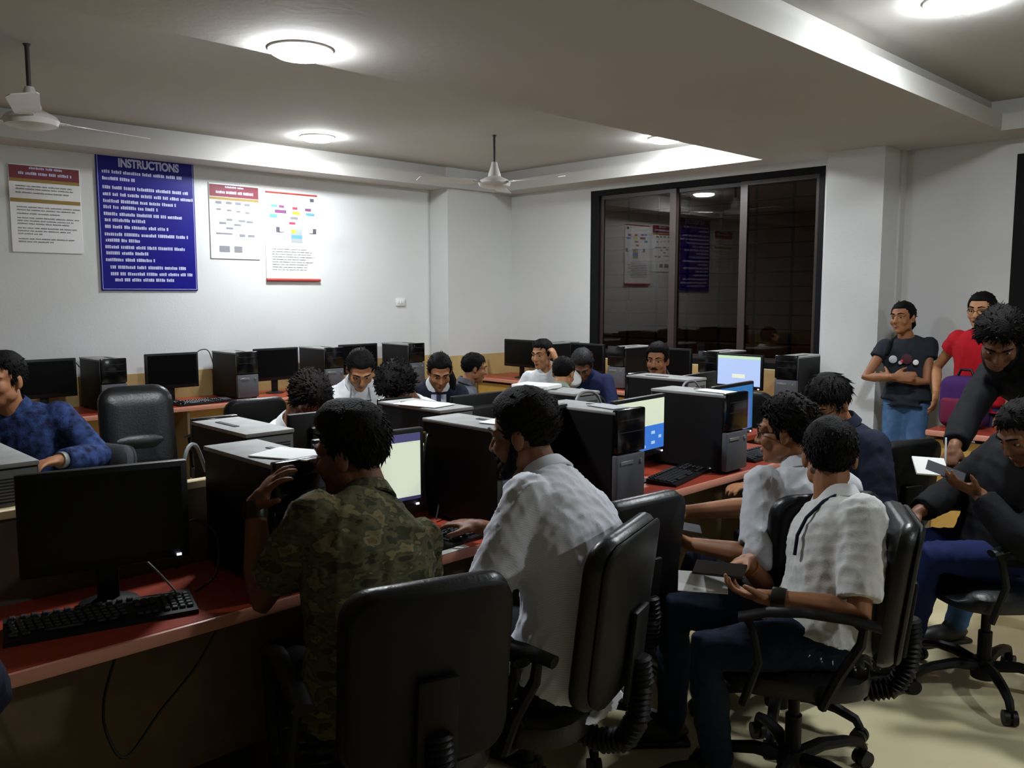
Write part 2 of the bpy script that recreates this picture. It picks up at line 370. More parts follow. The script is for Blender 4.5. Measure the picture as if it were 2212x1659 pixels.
desk('red desk with yellow front under the barred window', 5.76, 6.345, 2.96, 6.46, '-x', (3.0, 4.0, 5.2, 6.42))
desk('red desk with cream front beyond the standing man', 5.45, 6.05, .5, 1.93, '-x', (.55, 1.2, 1.9))
r = empty('desk_partition', (1.9, 2.55, 0))
MB().bb(-2.8, 2.35, -.009, .009, .0, .985).build('panel', M_part, r)
for i, (a, b) in enumerate([(-2.8, -1.26), (-1.25, -.635), (-.63, .0), (.005, .62), (.625, 1.3), (1.305, 2.35)]): MB().rbox(((a + b) / 2, 0, .995), (b - a, .034, .026), .004, seg=1).build('rail', M_cream, r)
tag(r, 'brown partition board with cream top rail between the two desk rows', 'partition')

# ------------------------------------------------------------------ computer kit
def place(root, loc, rz, label=None, group=None, cat=None):
    root.location = loc; root.rotation_euler = (0, 0, R(rz))
    if label: tag(root, label, cat, group)
    return root
class Proto:
    def __init__(s, make): s.make = make; s.first = None
    def __call__(s, loc, rz, label, group=None, cat=None):
        if s.first is None: s.first = o = s.make(); s.kids = list(o.children)
        else:
            o = s.first.copy(); COL.objects.link(o)
            for ch in s.kids: copy_tree(ch, o)
        return place(o, loc, rz, label, group, cat)
def make_tower():
    r = empty('computer_tower'); w_, d, h = .178, .43, .37
    b = MB(); b.rbox((0, .01, .012 + (h - .02) / 2), (w_, d - .03, h - .024), .003, seg=1)
    for sx in (-1, 1):
        for sy in (-1, 1): b.box((sx * .07, sy * .17, .006), (.03, .03, .014))
    b.build('case', M_case, r)
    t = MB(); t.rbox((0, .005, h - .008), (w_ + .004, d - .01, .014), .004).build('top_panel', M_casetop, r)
    MB().rbox((.035, -.03, h + .0002), (.02, .15, .003), .001, seg=1).build('top_slot', M_slot, r)
    f = MB(); f.rbox((0, -d / 2 + .012, .012 + h * .75), (w_, .03, h * .47), .006).build('front_bezel', M_blackg, r)
    MB().rbox((0, -d / 2 + .012, .012 + h * .25), (w_, .03, h * .49), .006).build('front_panel', M_caseg, r)
    for k in range(2): MB().box((0, -d / 2 - .0035, h * (.9 - .13 * k)), (w_ * .82, .001, .003)).build('drive_slot', M_slot, r)
    MB().rbox((-.03, -d / 2 - .004, h * .44), (.08, .004, .014), .001, seg=1).build('badge', M_rear, r)
    MB().lathe([(0, 0), (.009, 0), (.008, .004), (0, .004)], (.06, -d / 2 - .003, h * .44), 12, rot=Matrix.Rotation(R(90), 3, 'X')).build('power_button', M_rear, r)
    k = MB(); k.box((0, d / 2 - .004, .02 + (h - .04) / 2), (w_ - .01, .004, h - .04)); k.build('rear_panel', M_rear, r)
    for i in range(8): MB().box((-.03, d / 2 - .0012, h * .88 - i * .009), (.085, .003, .004)).build('vent', M_slot, r)
    MB().box((.055, d / 2 - .001, h * .62), (.045, .004, .13)).build('port_plate', M_slot, r)
    for i in range(5): MB().box((-.025, d / 2 - .001, h * .33 - i * .018), (.1, .003, .004)).build('expansion_slot', M_slot, r)
    return r
tower = Proto(make_tower)
ZD = .75
def make_monitor(w_=.41, h=.27):
    r = empty('monitor'); zb = .11
    b = MB(); b.rbox((0, .0, zb + h / 2), (w_, .026, h), .006); b.build('bezel', M_black, r)
    bk = MB(); bk.rbox((0, .026, zb + h * .5), (w_ * .62, .04, h * .62), .014); bk.build('back_cover', M_black, r)
    MB().box((0, -.0135, zb + h / 2 + .006), (w_ - .034, .001, h - .044)).build('screen', M_screen, r, 0)
    MB().rbox((0, .035, .075), (.055, .022, .15), .006).build('neck', M_black, r)
    MB().lathe([(0, 0), (.075, 0), (.075, .006), (.04, .016), (0, .018)], (0, .035, 0), 24).build('foot', M_black, r)
    MB().box((w_ / 2 - .03, -.0137, zb + .010), (.008, .002, .004)).build('power_light', mat('led_off', (60, 60, 70), .5), r, 0)
    return r
monitor = Proto(make_monitor)
def lit(mon, zones, led=True):
    """zones: (x0,x1,z0,z1,rgb,strength) as fractions of the screen"""
    w_, h, zb = .376, .226, .116 + .022
    for i, (a, b, c, d, rgb, s) in enumerate(zones):
        m = mat('screen_%d_%d_%d_%d' % (*rgb, int(s * 100)), rgb, .3, emit=(rgb, SCREEN * s))
        MB().box(((a + b - 1) / 2 * w_, -.0145 - .0003 * i, zb + (c + d) / 2 * h), ((b - a) * w_, .0006, (d - c) * h)).build('screen_image', m, mon, 0)
def leds(mon):
    MB().box((.205 - .03, -.0152, .12), (.012, .002, .006)).build('power_light_on', M_led, mon, 0)
KEYM = None
def make_keyboard():
    r = empty('keyboard'); MB().prism([(-.07, 0), (.07, 0), (.07, .024), (-.07, .012)], 'x', -.22, .22).build('case', M_black, r)
    k = MB().rbox((0, 0, 0), (.0155, .0155, .007), .0025, seg=1).mesh('key', [mat('key_black', (30, 31, 34), .45)])
    def key(x, y, sx=1):
        o = bpy.data.objects.new('key', k); COL.objects.link(o); o.parent = r; o.location = (x, y, .0215 + y * .085); o.rotation_euler = (R(4.9), 0, 0); o.scale = (sx, 1, 1)
    for row in range(5):
        y = .035 - row * .019
        if row < 4:
            for c in range(14): key(-.205 + c * .0187 + row * .003, y)
        else:
            for c, sx in ((-.2, 1.3), (-.172, 1.3), (-.09, 5.6), (-.008, 1.3), (.02, 1.3)): key(c, y, sx)
        for c in range(4): key(.148 + c * .0187, y)
        if row in (0, 1, 4):
            for c in range(3): key(.082 + c * .0187, y)
    for c in range(12): key(-.2 + c * .0245, .06)
    return r
keyboard = Proto(make_keyboard)
def make_mouse():
    r = empty('computer_mouse'); b = MB(); b.ell((0, 0, .012), (.030, .052, .024)); b.v = [(x, y, max(z, 0.001)) for x, y, z in b.v]; b.build('shell', M_blackg, r)
    MB().box((0, .028, .031), (.006, .02, .008)).build('wheel', M_caseg, r)
    return r
mouse = Proto(make_mouse)

# front row (people sit on the camera side): towers stand between the monitors
GT, GM = 'black computer towers', 'black monitors'
for x, l in [(1.225, 'black tower with bare grey top beside the raised hand'), (2.075, 'black tower with papers on top, in front of the bearded man'), (2.70, 'black tower with grey front panel beside the blue and white screen'), (3.50, 'black tower with pale papers on top on the orange desk')]:
    tower((x, 2.285, ZD), 0, l, GT, 'computer')
m = monitor((.785, 2.325, ZD), -13, 'switched-off black monitor at the near end of the front desk', GM, 'monitor'); leds(m)
m = monitor((1.60, 2.29, ZD), -4, 'lit monitor with white page in front of the camouflage shirt', GM, 'monitor')
lit(m, [(0, 1, 0, 1, (226, 236, 212), 1.0), (0, 1, .88, 1, (96, 92, 150), .5), (0, 1, 0, .05, (70, 66, 120), .5), (.0, .12, .1, .16, (120, 140, 190), .9)]); leds(m)
monitor((2.42, 2.34, ZD), 4, 'dark monitor hidden behind the bearded man\'s head', GM, 'monitor')
m = monitor((3.01, 2.27, ZD), 4, 'lit monitor half white half blue on the orange desk', GM, 'monitor')
lit(m, [(0, 1, 0, 1, (206, 214, 190), .95), (0, 1, 0, .48, (58, 116, 206), .85), (.72, .80, .3, .36, (170, 200, 240), .8), (.72, .80, .1, .16, (170, 200, 240), .8), (.88, .94, .2, .26, (170, 200, 240), .8), (.5, .6, .05, .1, (170, 200, 240), .8)]); leds(m)
m = monitor((3.80, 2.28, ZD), 3, 'lit teal blue monitor beside the orange desk tower', GM, 'monitor')
lit(m, [(0, 1, 0, 1, (40, 110, 170), .6), (0, .93, 0, .7, (96, 104, 170), .6)]); leds(m)
# second row, backs towards the camera
for x, l in [(.62, 'black tower with grey rear at the picture edge behind the partition'), (1.42, 'black tower with wide grey top behind the raised hand'), (2.25, 'black tower behind the quiffed head of the camouflage shirt man'), (3.06, 'black tower with white book on top behind the partition'), (3.98, 'black tower in front of the moustached man')]:
    tower((x, 2.82, ZD), 180, l, GT, 'computer')
monitor((1.83, 2.84, ZD), 176, 'monitor seen from behind next to the camouflage man\'s head', GM, 'monitor')
monitor((2.64, 2.86, ZD), 180, 'monitor seen from behind above the bearded man\'s tower', GM, 'monitor')
m = monitor((4.36, 2.84, ZD - .02), 186, 'monitor seen from behind with a round emblem on its back', GM, 'monitor')
MB().lathe([(.018, 0), (.024, 0), (.024, .004), (.018, .004)], (.0, .048, .25), 20, rot=Matrix.Rotation(R(-90), 3, 'X')).build('emblem', M_rear, m)
# wall row under the posters
for i, (x, l) in enumerate([(2.215, 'black tower behind the leather chair under the posters'), (3.23, 'second black tower from the blue board along the wall'), (4.03, 'black tower behind the bending girl in white'), (4.92, 'black tower nearest the corner along the poster wall')]):
    tower((x, 6.475, ZD), 0, l, GT, 'computer')
for x, l in [(1.83, 'dark monitor behind the man in the blue shirt'), (2.72, 'dark monitor under the blue INSTRUCTIONS board'), (3.60, 'dark monitor under the roll-down chart'), (4.42, 'dark monitor behind the head of the girl in white')]:
    monitor((x, 6.48, ZD), 0, l, GM, 'monitor')
# window row
for y, l in [(5.56, 'black tower behind the boy holding his ear'), (4.68, 'black tower by the window behind the bowed dark head'), (3.75, 'black tower by the window beside the moustached man'), (2.99 + .09, 'black tower by the white column beside the lit screen')]:
    tower((6.08, y, ZD), 270, l, GT, 'computer')
for y, l in [(5.98, 'dark monitor nearest the corner on the window desk'), (5.10, 'dark monitor under the edge of the barred window'), (4.18, 'dark monitor behind the moustached man')]:
    monitor((5.98, y, ZD), 270, l, GM, 'monitor')
m = monitor((5.86, 3.46, ZD - .01), 268, 'lit pale blue monitor under the barred window', GM, 'monitor')
lit(m, [(0, 1, 0, 1, (176, 196, 240), .9), (0, 1, .9, 1, (196, 226, 190), .8), (.35, .65, .25, .38, (226, 232, 210), .9)]); leds(m)
# keyboards and mice
GK = 'black keyboards'
keyboard((.735, 2.235, ZD), -14, 'black keyboard under the switched-off near monitor', GK, 'keyboard')
keyboard((1.72, 2.155, ZD), 6, 'black keyboard under the bearded man\'s hand', GK, 'keyboard')
keyboard((3.24, 2.20, ZD), 12, 'black keyboard on the orange desk beside the grey tower front', GK, 'keyboard')
keyboard((3.98, 2.20, ZD), 2, 'black keyboard at the far end of the orange desk', GK, 'keyboard')
keyboard((2.86, 6.27, ZD), 4, 'black keyboard on the wall desk under the posters', GK, 'keyboard')
mouse((3.44, 2.14, ZD), 30, 'black mouse lying beside the orange desk keyboard', None, 'mouse')
mouse((2.68, 6.24, ZD), 20, 'small dark mouse on the wall desk by the leather chair', None, 'mouse')
o = mouse((1.80, 2.27, ZD), 50, 'small blue mouse beside the bearded man\'s fingers', None, 'mouse')
for c in o.children:
    if c.name.startswith('shell'): c.data = c.data.copy(); c.data.materials[0] = mat('blue_plastic', (30, 92, 200), .3)
def thing(name, mb, m, label, cat, group=None, loc=None, smooth=40):
    return tag(mb.build(name, m, None, smooth, loc), label, cat, group)
def cable(pts, m, label, rad=.004):
    # smooth by Catmull-Rom
    P = [V(p) for p in pts]; out = []
    for i in range(len(P) - 1):
        a, b, c, d = P[max(i - 1, 0)], P[i], P[i + 1], P[min(i + 2, len(P) - 1)]
        for k in range(6):
            t = k / 6; out.append(.5 * ((2 * b) + (c - a) * t + (2 * a - 5 * b + 4 * c - d) * t * t + (3 * b - a - 3 * c + d) * t ** 3))
    out.append(P[-1]); o = out[0].copy()
    thing('cable', MB().tube([p - o for p in out], rad, 6), m, label, 'cable', loc=o)
cable([(1.92, 2.40, .80), (1.93, 2.42, .95), (1.97, 2.45, 1.06), (2.0, 2.47, 1.02), (2.03, 2.45, .92), (2.0, 2.42, .82), (1.95, 2.38, .76)], M_cable, 'black cable loop rising beside the lit white monitor')
cable([(1.90, 2.50, 1.01), (1.92, 2.48, 1.05), (1.965, 2.46, 1.07), (1.98, 2.47, 1.03)], M_cabley, 'short yellow cable over the cream rail')
cable([(1.0, 2.36, .95), (1.06, 2.46, 1.10), (1.12, 2.52, 1.12), (1.16, 2.54, 1.03)], M_cableg, 'grey cable arching from the near monitor to the partition', .006)
cable([(2.10, 6.60, 1.05), (2.06, 6.62, 1.10), (2.0, 6.62, 1.09), (1.95, 6.6, 1.03)], M_cable, 'thin black cable between wall monitor and leather chair tower')
cable([(3.12, 6.62, 1.0), (3.09, 6.64, 1.12), (3.02, 6.64, 1.13), (2.95, 6.62, 1.08)], M_cable, 'thin black cable arching under the blue board')
cable([(3.86, 6.62, .95), (3.90, 6.64, 1.05), (3.84, 6.64, .98), (3.90, 6.64, .9), (3.83, 6.62, .82), (3.85, 6.6, .754)], M_cable, 'tangled black cable in the gap under the roll-down chart')
cable([(2.80, 2.47, 1.02), (2.84, 2.48, 1.12), (2.9, 2.48, 1.145), (2.97, 2.47, 1.12), (2.99, 2.44, 1.0)], M_cableg, 'thick grey cable loop above the tower by the blue screen', .007)
cable([(3.62, 2.45, 1.0), (3.66, 2.48, 1.115), (3.76, 2.48, 1.13), (3.82, 2.46, 1.05)], M_cableg, 'grey cable loop over the teal monitor', .006)
cable([(.70, 2.06, .72), (.69, 2.12, .6), (.70, 2.15, .5), (.74, 2.14, .42), (.84, 2.16, .5), (.94, 2.15, .6), (1.0, 2.12, .72)], M_cable, 'black cable hanging in a loop under the front desk')
cable([(.98, 2.36, .80), (1.04, 2.40, .92), (1.1, 2.36, .88), (1.06, 2.28, .79), (.98, 2.24, .765)], M_cable, 'black cable curled beside the near keyboard')
cable([(.88, 2.34, .86), (.905, 2.29, .82), (.93, 2.25, .775)], M_cableg, 'pale cable running down to the near keyboard', .003)
# papers
def sheet(loc, sz, rz, label, cat='paper', m=None, tilt=(0, 0), th=.004):
    o = thing('paper_sheet' if cat == 'paper' else cat.replace(' ', '_'), MB().rbox((0, 0, th / 2), (sz[0], sz[1], th), min(.0015, th * .4), seg=1), m or M_paper, label, cat, loc=loc)
    o.rotation_euler = (R(tilt[0]), R(tilt[1]), R(rz)); return o
ZT = ZD + .37
sheet((2.10, 2.17, ZT + .001), (.10, .17, 0), 10, 'white papers on the tower before the bearded man')
sheet((1.25, 2.17, ZT + .001), (.15, .2, 0), 24, 'white paper on the tower under the raised fingers')
sheet((2.71, 2.2, ZT + .001), (.09, .16, 0), -8, 'grey leaflet on the tower by the blue screen', m=mat('leaflet', (150, 152, 156), .6))
sheet((3.5, 2.18, ZT + .001), (.09, .2, 0), -4, 'pale leaflet on the orange desk tower')
sheet((3.02, 2.9, ZT + .001), (.15, .2, 0), 14, 'white book lying on the tower behind the partition', 'book', th=.018)
sheet((2.22, 2.78, ZT + .001), (.14, .22, 0), 12, 'white papers on the tower behind the camouflage man')
sheet((1.73, 2.066, ZD + .001), (.19, .03, 0), 3, 'white paper strip on the desk edge by the camouflage man', th=.003)
sheet((1.99, 2.12, ZD + .001), (.05, .035, 0), 20, 'small pale card on the desk by the bearded man')
thing('cable_plug', MB().rbox((0, 0, .015), (.03, .045, .022), .006).tube([(0, .02, .015), (0, .05, .02), (.02, .08, .02)], .006, 8), mat('plug_yellow', (214, 206, 160), .5), 'cream cable plug behind the raised hand', 'plug', loc=(1.63, 2.555, 1.01))
thing('cable_plug', MB().rbox((0, 0, .015), (.03, .04, .022), .006), mat('plug_green', (40, 120, 100), .5), 'green cable plug behind the raised hand', 'plug', loc=(1.575, 2.56, 1.01))
thing('cable_plug', MB().rbox((0, 0, .015), (.05, .03, .022), .008).tube([(.02, 0, .015), (.06, .01, .02)], .006, 8), mat('plug_yellow2', (220, 200, 110), .5), 'yellow and white plug on the rail above the near monitor', 'plug', loc=(.70, 2.555, 1.01))

# ------------------------------------------------------------------ chairs (local +y = the way the sitter faces)
def back_shell(w_, h, t, z0, y0, tilt, curve, round_=.09, puff=0., n=24):
    """rounded, slightly curved back pad as a closed loft (front to rear)"""
    mb = MB(); rings = []
    def outline(ins):
        pts = []; a, b, rr = w_ / 2 - ins, h / 2 - ins, max(round_ - ins, .01)
        for cx, cz, s in ((a - rr, b - rr, 0), (-a + rr, b - rr, 90), (-a + rr, -b + rr, 180), (a - rr, -b + rr, 270)):
            for k in range(n // 4): q = R(s + 90 * k / (n // 4 - 1)); pts.append((cx + rr * math.cos(q), cz + rr * math.sin(q)))
        return pts
    def P(x, z, d):
        y = y0 + d - curve * (1 - (x / (w_ / 2)) ** 2) - math.tan(R(tilt)) * z; return V((x, y, z0 + h / 2 + z))
    for ins, d in ((.12, t / 2 + puff), (.05, t / 2 + puff * .8), (.018, t / 2), (.004, t * .3), (0, 0), (.004, -t * .3), (.014, -t / 2), (.1, -t / 2)):
        rings.append([P(x, z, d) for x, z in outline(ins)])
    mb.loft(rings); return mb
def star_base(r):
    MB().lathe([(0, .05), (.045, .05), (.05, .09), (.038, .13), (.03, .13), (.0, .13)], n=18).build('hub', M_chair, r)
    MB().lathe([(0, .12), (.026, .12), (.026, .24), (.018, .24), (.018, .40), (0, .40)], n=14).build('gas_column', M_chair, r)
    for k in range(5):
        a = R(72 * k + 20); c, s = math.cos(a), math.sin(a)
        path = [(c * q, s * q, z) for q, z in ((.03, .10), (.12, .115), (.22, .105), (.285, .085), (.30, .062))]
        lg = MB().tube(path, [.024, .022, .019, .017, .015], 8, round_=True).build('leg', M_chair, r)
        w = MB(); ax = V((-s, c, 0))
        for sd in (-1, 1):
            cc = V((c * .3, s * .3, .028)) + ax * (.014 * sd)
            w.tube([cc - ax * .009, cc + ax * .009], .028, 14)
        w.tube([(c * .3, s * .3, .03), (c * .3, s * .3, .065)], .011, 8)
        w.build('castor', M_black, lg)
def ribbed(r, path, r0, r1):
    P = []; rad = []; m = len(path)
    for i in range(m - 1):
        a, b = V(path[i]), V(path[i + 1]); k = max(3, int((b - a).length / .007))
        for j in range(k): P.append(a.lerp(b, j / k))
    for i in range(len(P)): rad.append(r1 if i % 2 else r0)
    MB().tube(P, rad, 14).build('bellows_cover', M_chair, r)
def arms(r, m=None, kind='loop'):
    for sx in (-1, 1):
        x = sx * .265
        MB().tube([(sx * .20, -.06, .385), (x, -.06, .40), (x + sx * .012, -.10, .50), (x + sx * .012, -.155, .60), (x + sx * .01, -.16, .645), (x + sx * .005, -.13, .668)], [.014, .016, .016, .015, .014, .012], 8).build('arm_support', M_chair, r)
        MB().tube([(x, .16, .38), (x + sx * .012, .12, .52), (x + sx * .01, .14, .62), (x + sx * .006, .16, .65)], [.013, .014, .013, .012], 8).build('arm_strut', M_chair, r)
        pts = [(-.205, .652), (-.12, .668), (0, .676), (.1, .668), (.18, .645)]
        rings = []
        for y, z in pts: rings.append([V((x + sx * .006 + .026 * math.cos(2 * math.pi * j / 12), y, z + .013 * math.sin(2 * math.pi * j / 12))) for j in range(12)])
        MB().loft(rings).build('armrest', m or M_chair, r)
def seat(r, m):
    rings = []
    for ins, z in ((.03, .385), (.004, .395), (0, .42), (.006, .445), (.03, .462), (.1, .470)):
        ring = []
        for j in range(32):
            a = 2 * math.pi * j / 32; c, s = math.cos(a), math.sin(a); q = 3.4
            k = (abs(c) ** q + abs(s) ** q) ** (-1 / q); ring.append(V((k * c * (.235 - ins), .01 + k * s * (.225 - ins), z - (.02 if s > .8 and z > .43 else 0))))
        rings.append(ring)
    MB().loft(rings).build('seat', m, r)
    MB().rbox((0, -.02, .37), (.2, .2, .04), .012).build('seat_plate', M_chair, r)
    MB().tube([(.1, .02, .372), (.24, .04, .366)], .008, 8, round_=True).build('lever', M_chair, r)
def make_task_chair():
    r = empty('office_chair'); star_base(r); seat(r, M_leather)
    back_shell(.41, .44, .055, .485, -.245, 7, .03, .075, .018).build('backrest', M_leather, r)
    back_shell(.395, .42, .02, .495, -.283, 7, .03, .07).build('back_shell', M_chair, r)
    MB().rbox((0, -.318, .60), (.10, .018, .24), .007, rot=Matrix.Rotation(R(6), 3, 'X')).build('spine_cover', M_chair, r)
    ribbed(r, [(0, -.12, .365), (0, -.22, .345), (0, -.29, .365), (0, -.325, .43), (0, -.335, .52), (0, -.325, .60)], .026, .034)
    arms(r); return r
task_chair = Proto(make_task_chair)
def make_padded_chair():
    r = empty('office_chair'); star_base(r); seat(r, M_leather)
    back_shell(.42, .54, .07, .50, -.25, 9, .035, .1, .03).build('backrest', M_leather, r)
    MB().tube([(-.15, -.245, .715), (-.07, -.265, .71), (.07, -.265, .71), (.15, -.245, .715)], [.045, .075, .075, .045], 14, round_=True).build('lumbar_roll', M_leather, r)
    back_shell(.40, .5, .02, .52, -.297, 9, .035, .09).build('back_shell', M_chair, r)
    ribbed(r, [(0, -.12, .365), (0, -.24, .345), (0, -.31, .37), (0, -.345, .46), (0, -.345, .58)], .026, .034)
    arms(r, M_leather); return r
padded_chair = Proto(make_padded_chair)
GC = 'black office chairs'
def chair_at(p, back_xy=None, loc=None, hd=90, label='', dz=0., kz=1., m=None):
    if loc is None: loc = (back_xy[0] + .26 * math.cos(R(hd)), back_xy[1] + .26 * math.sin(R(hd)))
    o = p((loc[0], loc[1], dz), hd - 90, label, GC, 'chair'); o.scale = (1, 1, kz)
    if m:
        for c in o.children:
            if c.name.split('.')[0] in ('backrest', 'back_shell', 'seat'): c.data = c.data.copy(); c.data.materials[0] = m
    return o
chair_at(task_chair, (1.17, 1.465), hd=72, kz=1.03, label='black office chair seen from behind under the camouflage shirt')
chair_at(task_chair, (1.745, 1.38), hd=108, kz=1.06, label='black office chair of the bearded man in white')
chair_at(task_chair, (2.235, 1.69), hd=84, label='empty black office chair between the bearded man and the glasses wearer')
chair_at(task_chair, (2.72, 1.27), hd=58, label='black office chair of the man in glasses and grey shirt')
chair_at(task_chair, (2.61, 1.01), hd=120, label='black office chair of the young man reading his phone')
chair_at(task_chair, (3.97, 1.50), hd=70, label='empty black office chair in front of the woman with crossed arms')
chair_at(task_chair, (3.86, .86), hd=140, label='black office chair of the seated person at the picture\'s edge with writing pad')
chair_at(padded_chair, (1.93, 5.12), hd=262, label='padded black leather chair turned to the room under the posters')
chair_at(task_chair, (2.62, 5.0), hd=86, label='empty black chair seen from behind at the poster wall desk')
chair_at(task_chair, (1.40, 4.20), hd=200, kz=.95, m=M_fabric, label='grey-backed chair of the man in the blue shirt')
chair_at(task_chair, (3.36, 3.66), hd=268, label='empty black chair facing the second desk behind the bearded man\'s head')
chair_at(task_chair, (4.22, 3.70), hd=48, label='black chair of the boy with his head turned to the window')
chair_at(task_chair, (5.20, 3.02), hd=8, label='empty black chair before the lit pale blue monitor')
chair_at(task_chair, (4.08, 4.78), hd=-25, label='grey-black chair of the small boy by the corner', dz=0)

# ------------------------------------------------------------------ people
def cloth(name, rgb, rgb2=None, rough=.85, scale=160, kind=None):
    if kind == 'camo':
        m = bpy.data.materials.new(name); m.use_nodes = True; nt = m.node_tree; b = nt.nodes['Principled BSDF']; b.inputs['Roughness'].default_value = .9; b.inputs['Specular IOR Level'].default_value = .15
        tc = nt.nodes.new('ShaderNodeTexCoord'); mp = nt.nodes.new('ShaderNodeMapping'); mp.inputs['Scale'].default_value = (1, 1, 2.0)
        n = nt.nodes.new('ShaderNodeTexNoise'); n.inputs['Scale'].default_value = 15; n.inputs['Detail'].default_value = 3.0
        rp = nt.nodes.new('ShaderNodeValToRGB'); rp.color_ramp.interpolation = 'CONSTANT'
        for i, (p, c) in enumerate([(0, (56, 57, 42)), (.40, (86, 83, 58)), (.50, (70, 71, 50)), (.57, (112, 105, 74)), (.66, (98, 82, 58))]):
            e = rp.color_ramp.elements[i] if i < 2 else rp.color_ramp.elements.new(p); e.position = p; e.color = lin(c) + (1,)
        nt.links.new(tc.outputs['Object'], mp.inputs[0]); nt.links.new(mp.outputs[0], n.inputs['Vector']); nt.links.new(n.outputs['Fac'], rp.inputs[0]); nt.links.new(rp.outputs[0], b.inputs['Base Color'])
        MATS[name] = m; return m
    if kind == 'stripe' or kind == 'check':
        m = bpy.data.materials.new(name); m.use_nodes = True; nt = m.node_tree; b = nt.nodes['Principled BSDF']; b.inputs['Roughness'].default_value = .85; b.inputs['Specular IOR Level'].default_value = .2
        tc = nt.nodes.new('ShaderNodeTexCoord'); wv = nt.nodes.new('ShaderNodeTexWave'); wv.inputs['Scale'].default_value = scale; wv.bands_direction = 'DIAGONAL' if kind == 'stripe' else 'Z'; wv.inputs['Distortion'].default_value = 1.5 if kind == 'check' else .3
        rp = nt.nodes.new('ShaderNodeValToRGB'); rp.color_ramp.elements[0].color = lin(rgb2) + (1,); rp.color_ramp.elements[1].color = lin(rgb) + (1,); rp.color_ramp.elements[0].position = .2; rp.color_ramp.elements[1].position = .6
        nt.links.new(tc.outputs['Object'], wv.inputs[0]); nt.links.new(wv.outputs['Fac'], rp.inputs[0]); nt.links.new(rp.outputs[0], b.inputs['Base Color'])
        MATS[name] = m; return m
    return mat(name, rgb, rough, spec=.2, var=(25, rgb2 or tuple(int(c * .93) for c in rgb), .25), bump=(260, .15))
SK_DARK = mat('skin_brown', (120, 78, 52), .55, spec=.35, var=(18, (108, 68, 46), .3))
SK_MID = mat('skin_tan', (150, 102, 68), .55, spec=.35, var=(18, (138, 90, 60), .3))
SK_LITE = mat('skin_light_tan', (178, 128, 88), .55, spec=.35, var=(18, (164, 114, 78), .3))
M_hair = mat('hair_black', (12, 10, 10), .65, spec=.1, bump=(180, .5))
M_hairb = mat('hair_brownblack', (19, 15, 13), .65, spec=.1, bump=(180, .5))
M_hairg = mat('hair_greying', (24, 24, 27), .55, spec=.25, bump=(180, .5))
M_eye = mat('eye_white', (150, 136, 124), .4); M_iris = mat('eye_dark', (20, 12, 10), .2); M_lip = mat('lips', (120, 66, 58), .5)
M_shoe = mat('shoe_black', (18, 17, 17), .5); M_denim = mat('denim_dark', (24, 30, 46), .9, spec=.15, var=(30, (38, 48, 68), .3), bump=(300, .2))
M_denimb = mat('denim_blue', (58, 86, 122), .9, spec=.15, var=(20, (76, 106, 142), .3), bump=(300, .2))
M_navy = cloth('navy_cloth', (24, 28, 48)); M_trouser = cloth('dark_trouser', (26, 26, 30))

def ik(a, c, l1, l2, pole):
    a, c = V(a), V(c); d = c - a; L = d.length
    if L > (l1 + l2) * .995: k = L / ((l1 + l2) * .995); l1 *= k; l2 *= k
    x = (l1 * l1 - l2 * l2 + L * L) / (2 * L); h = math.sqrt(max(l1 * l1 - x * x, 0)); u = d / L
    p = V(pole); p = p - u * p.dot(u)
    if p.length < 1e-4: p = V((0, 0, -1)) - u * u.z * -1
    return a + u * x + p.normalized() * h
def hdir(h, pitch=0): return V((math.cos(R(h)) * math.cos(R(pitch)), math.sin(R(h)) * math.cos(R(pitch)), math.sin(R(pitch))))
def head_prims(mb, T, s, ears=True):
    def E(c, r, rot=None, n=14, k=9): mb.ell(T @ V(c), [q * s for q in r], (T.to_3x3().normalized() @ rot) if rot else T.to_3x3().normalized(), n, k)
    def C(path, rr): mb.tube([T @ V(p) for p in path], [q * s for q in rr], 10, round_=True)
    E((0, -.012, .035), (.074, .094, .083), n=20, k=12)
    E((0, .028, -.028), (.061, .062, .086), n=18, k=12)
    E((0, .040, -.074), (.047, .047, .043)); E((0, .073, -.097), (.021, .019, .018))
    for sx in (-1, 1):
        E((sx * .040, .058, -.028), (.024, .027, .028)); E((sx * .031, .071, .012), (.018, .014, .007)); E((sx * .048, .01, -.058), (.018, .035, .03))
        C([(sx * .008, .086, .022), (sx * .03, .083, .026), (sx * .05, .066, .022)], (.009, .010, .009))
        E((sx * .0125, .097, -.034), (.009, .010, .008))
        if ears: E((sx * .077, -.012, -.006), (.009, .019, .031), Matrix.Rotation(R(-sx * 16), 3, 'Z'), 12, 8); E((sx * .074, -.006, -.026), (.007, .01, .012))
    C([(0, .084, .016), (0, .098, -.012), (0, .108, -.030)], (.008, .010, .0115))
    C([(-.018, .083, -.060), (0, .091, -.060), (.018, .083, -.060)], (.006, .0075, .006)); C([(-.014, .082, -.070), (0, .089, -.071), (.014, .082, -.070)], (.006, .0075, .006))
HL = [(.12, .075), (.085, .07), (.06, .066), (.047, .052), (.034, .03), (.024, .0), (.012, -.020), (.0, -.002), (-.02, .006), (-.035, -.03), (-.06, -.065), (-.12, -.075)]
def hairline(y, lower=0., front=0.):
    if y >= HL[0][0]: z = HL[0][1]
    elif y <= HL[-1][0]: z = HL[-1][1]
    else:
        for (a, za), (b, zb) in zip(HL, HL[1:]):
            if b <= y <= a: z = za + (zb - za) * (a - y) / (a - b); break
    return z - lower * max(0, min(1, (.02 - y) / .06)) - front * max(0, min(1, (y - .03) / .04))
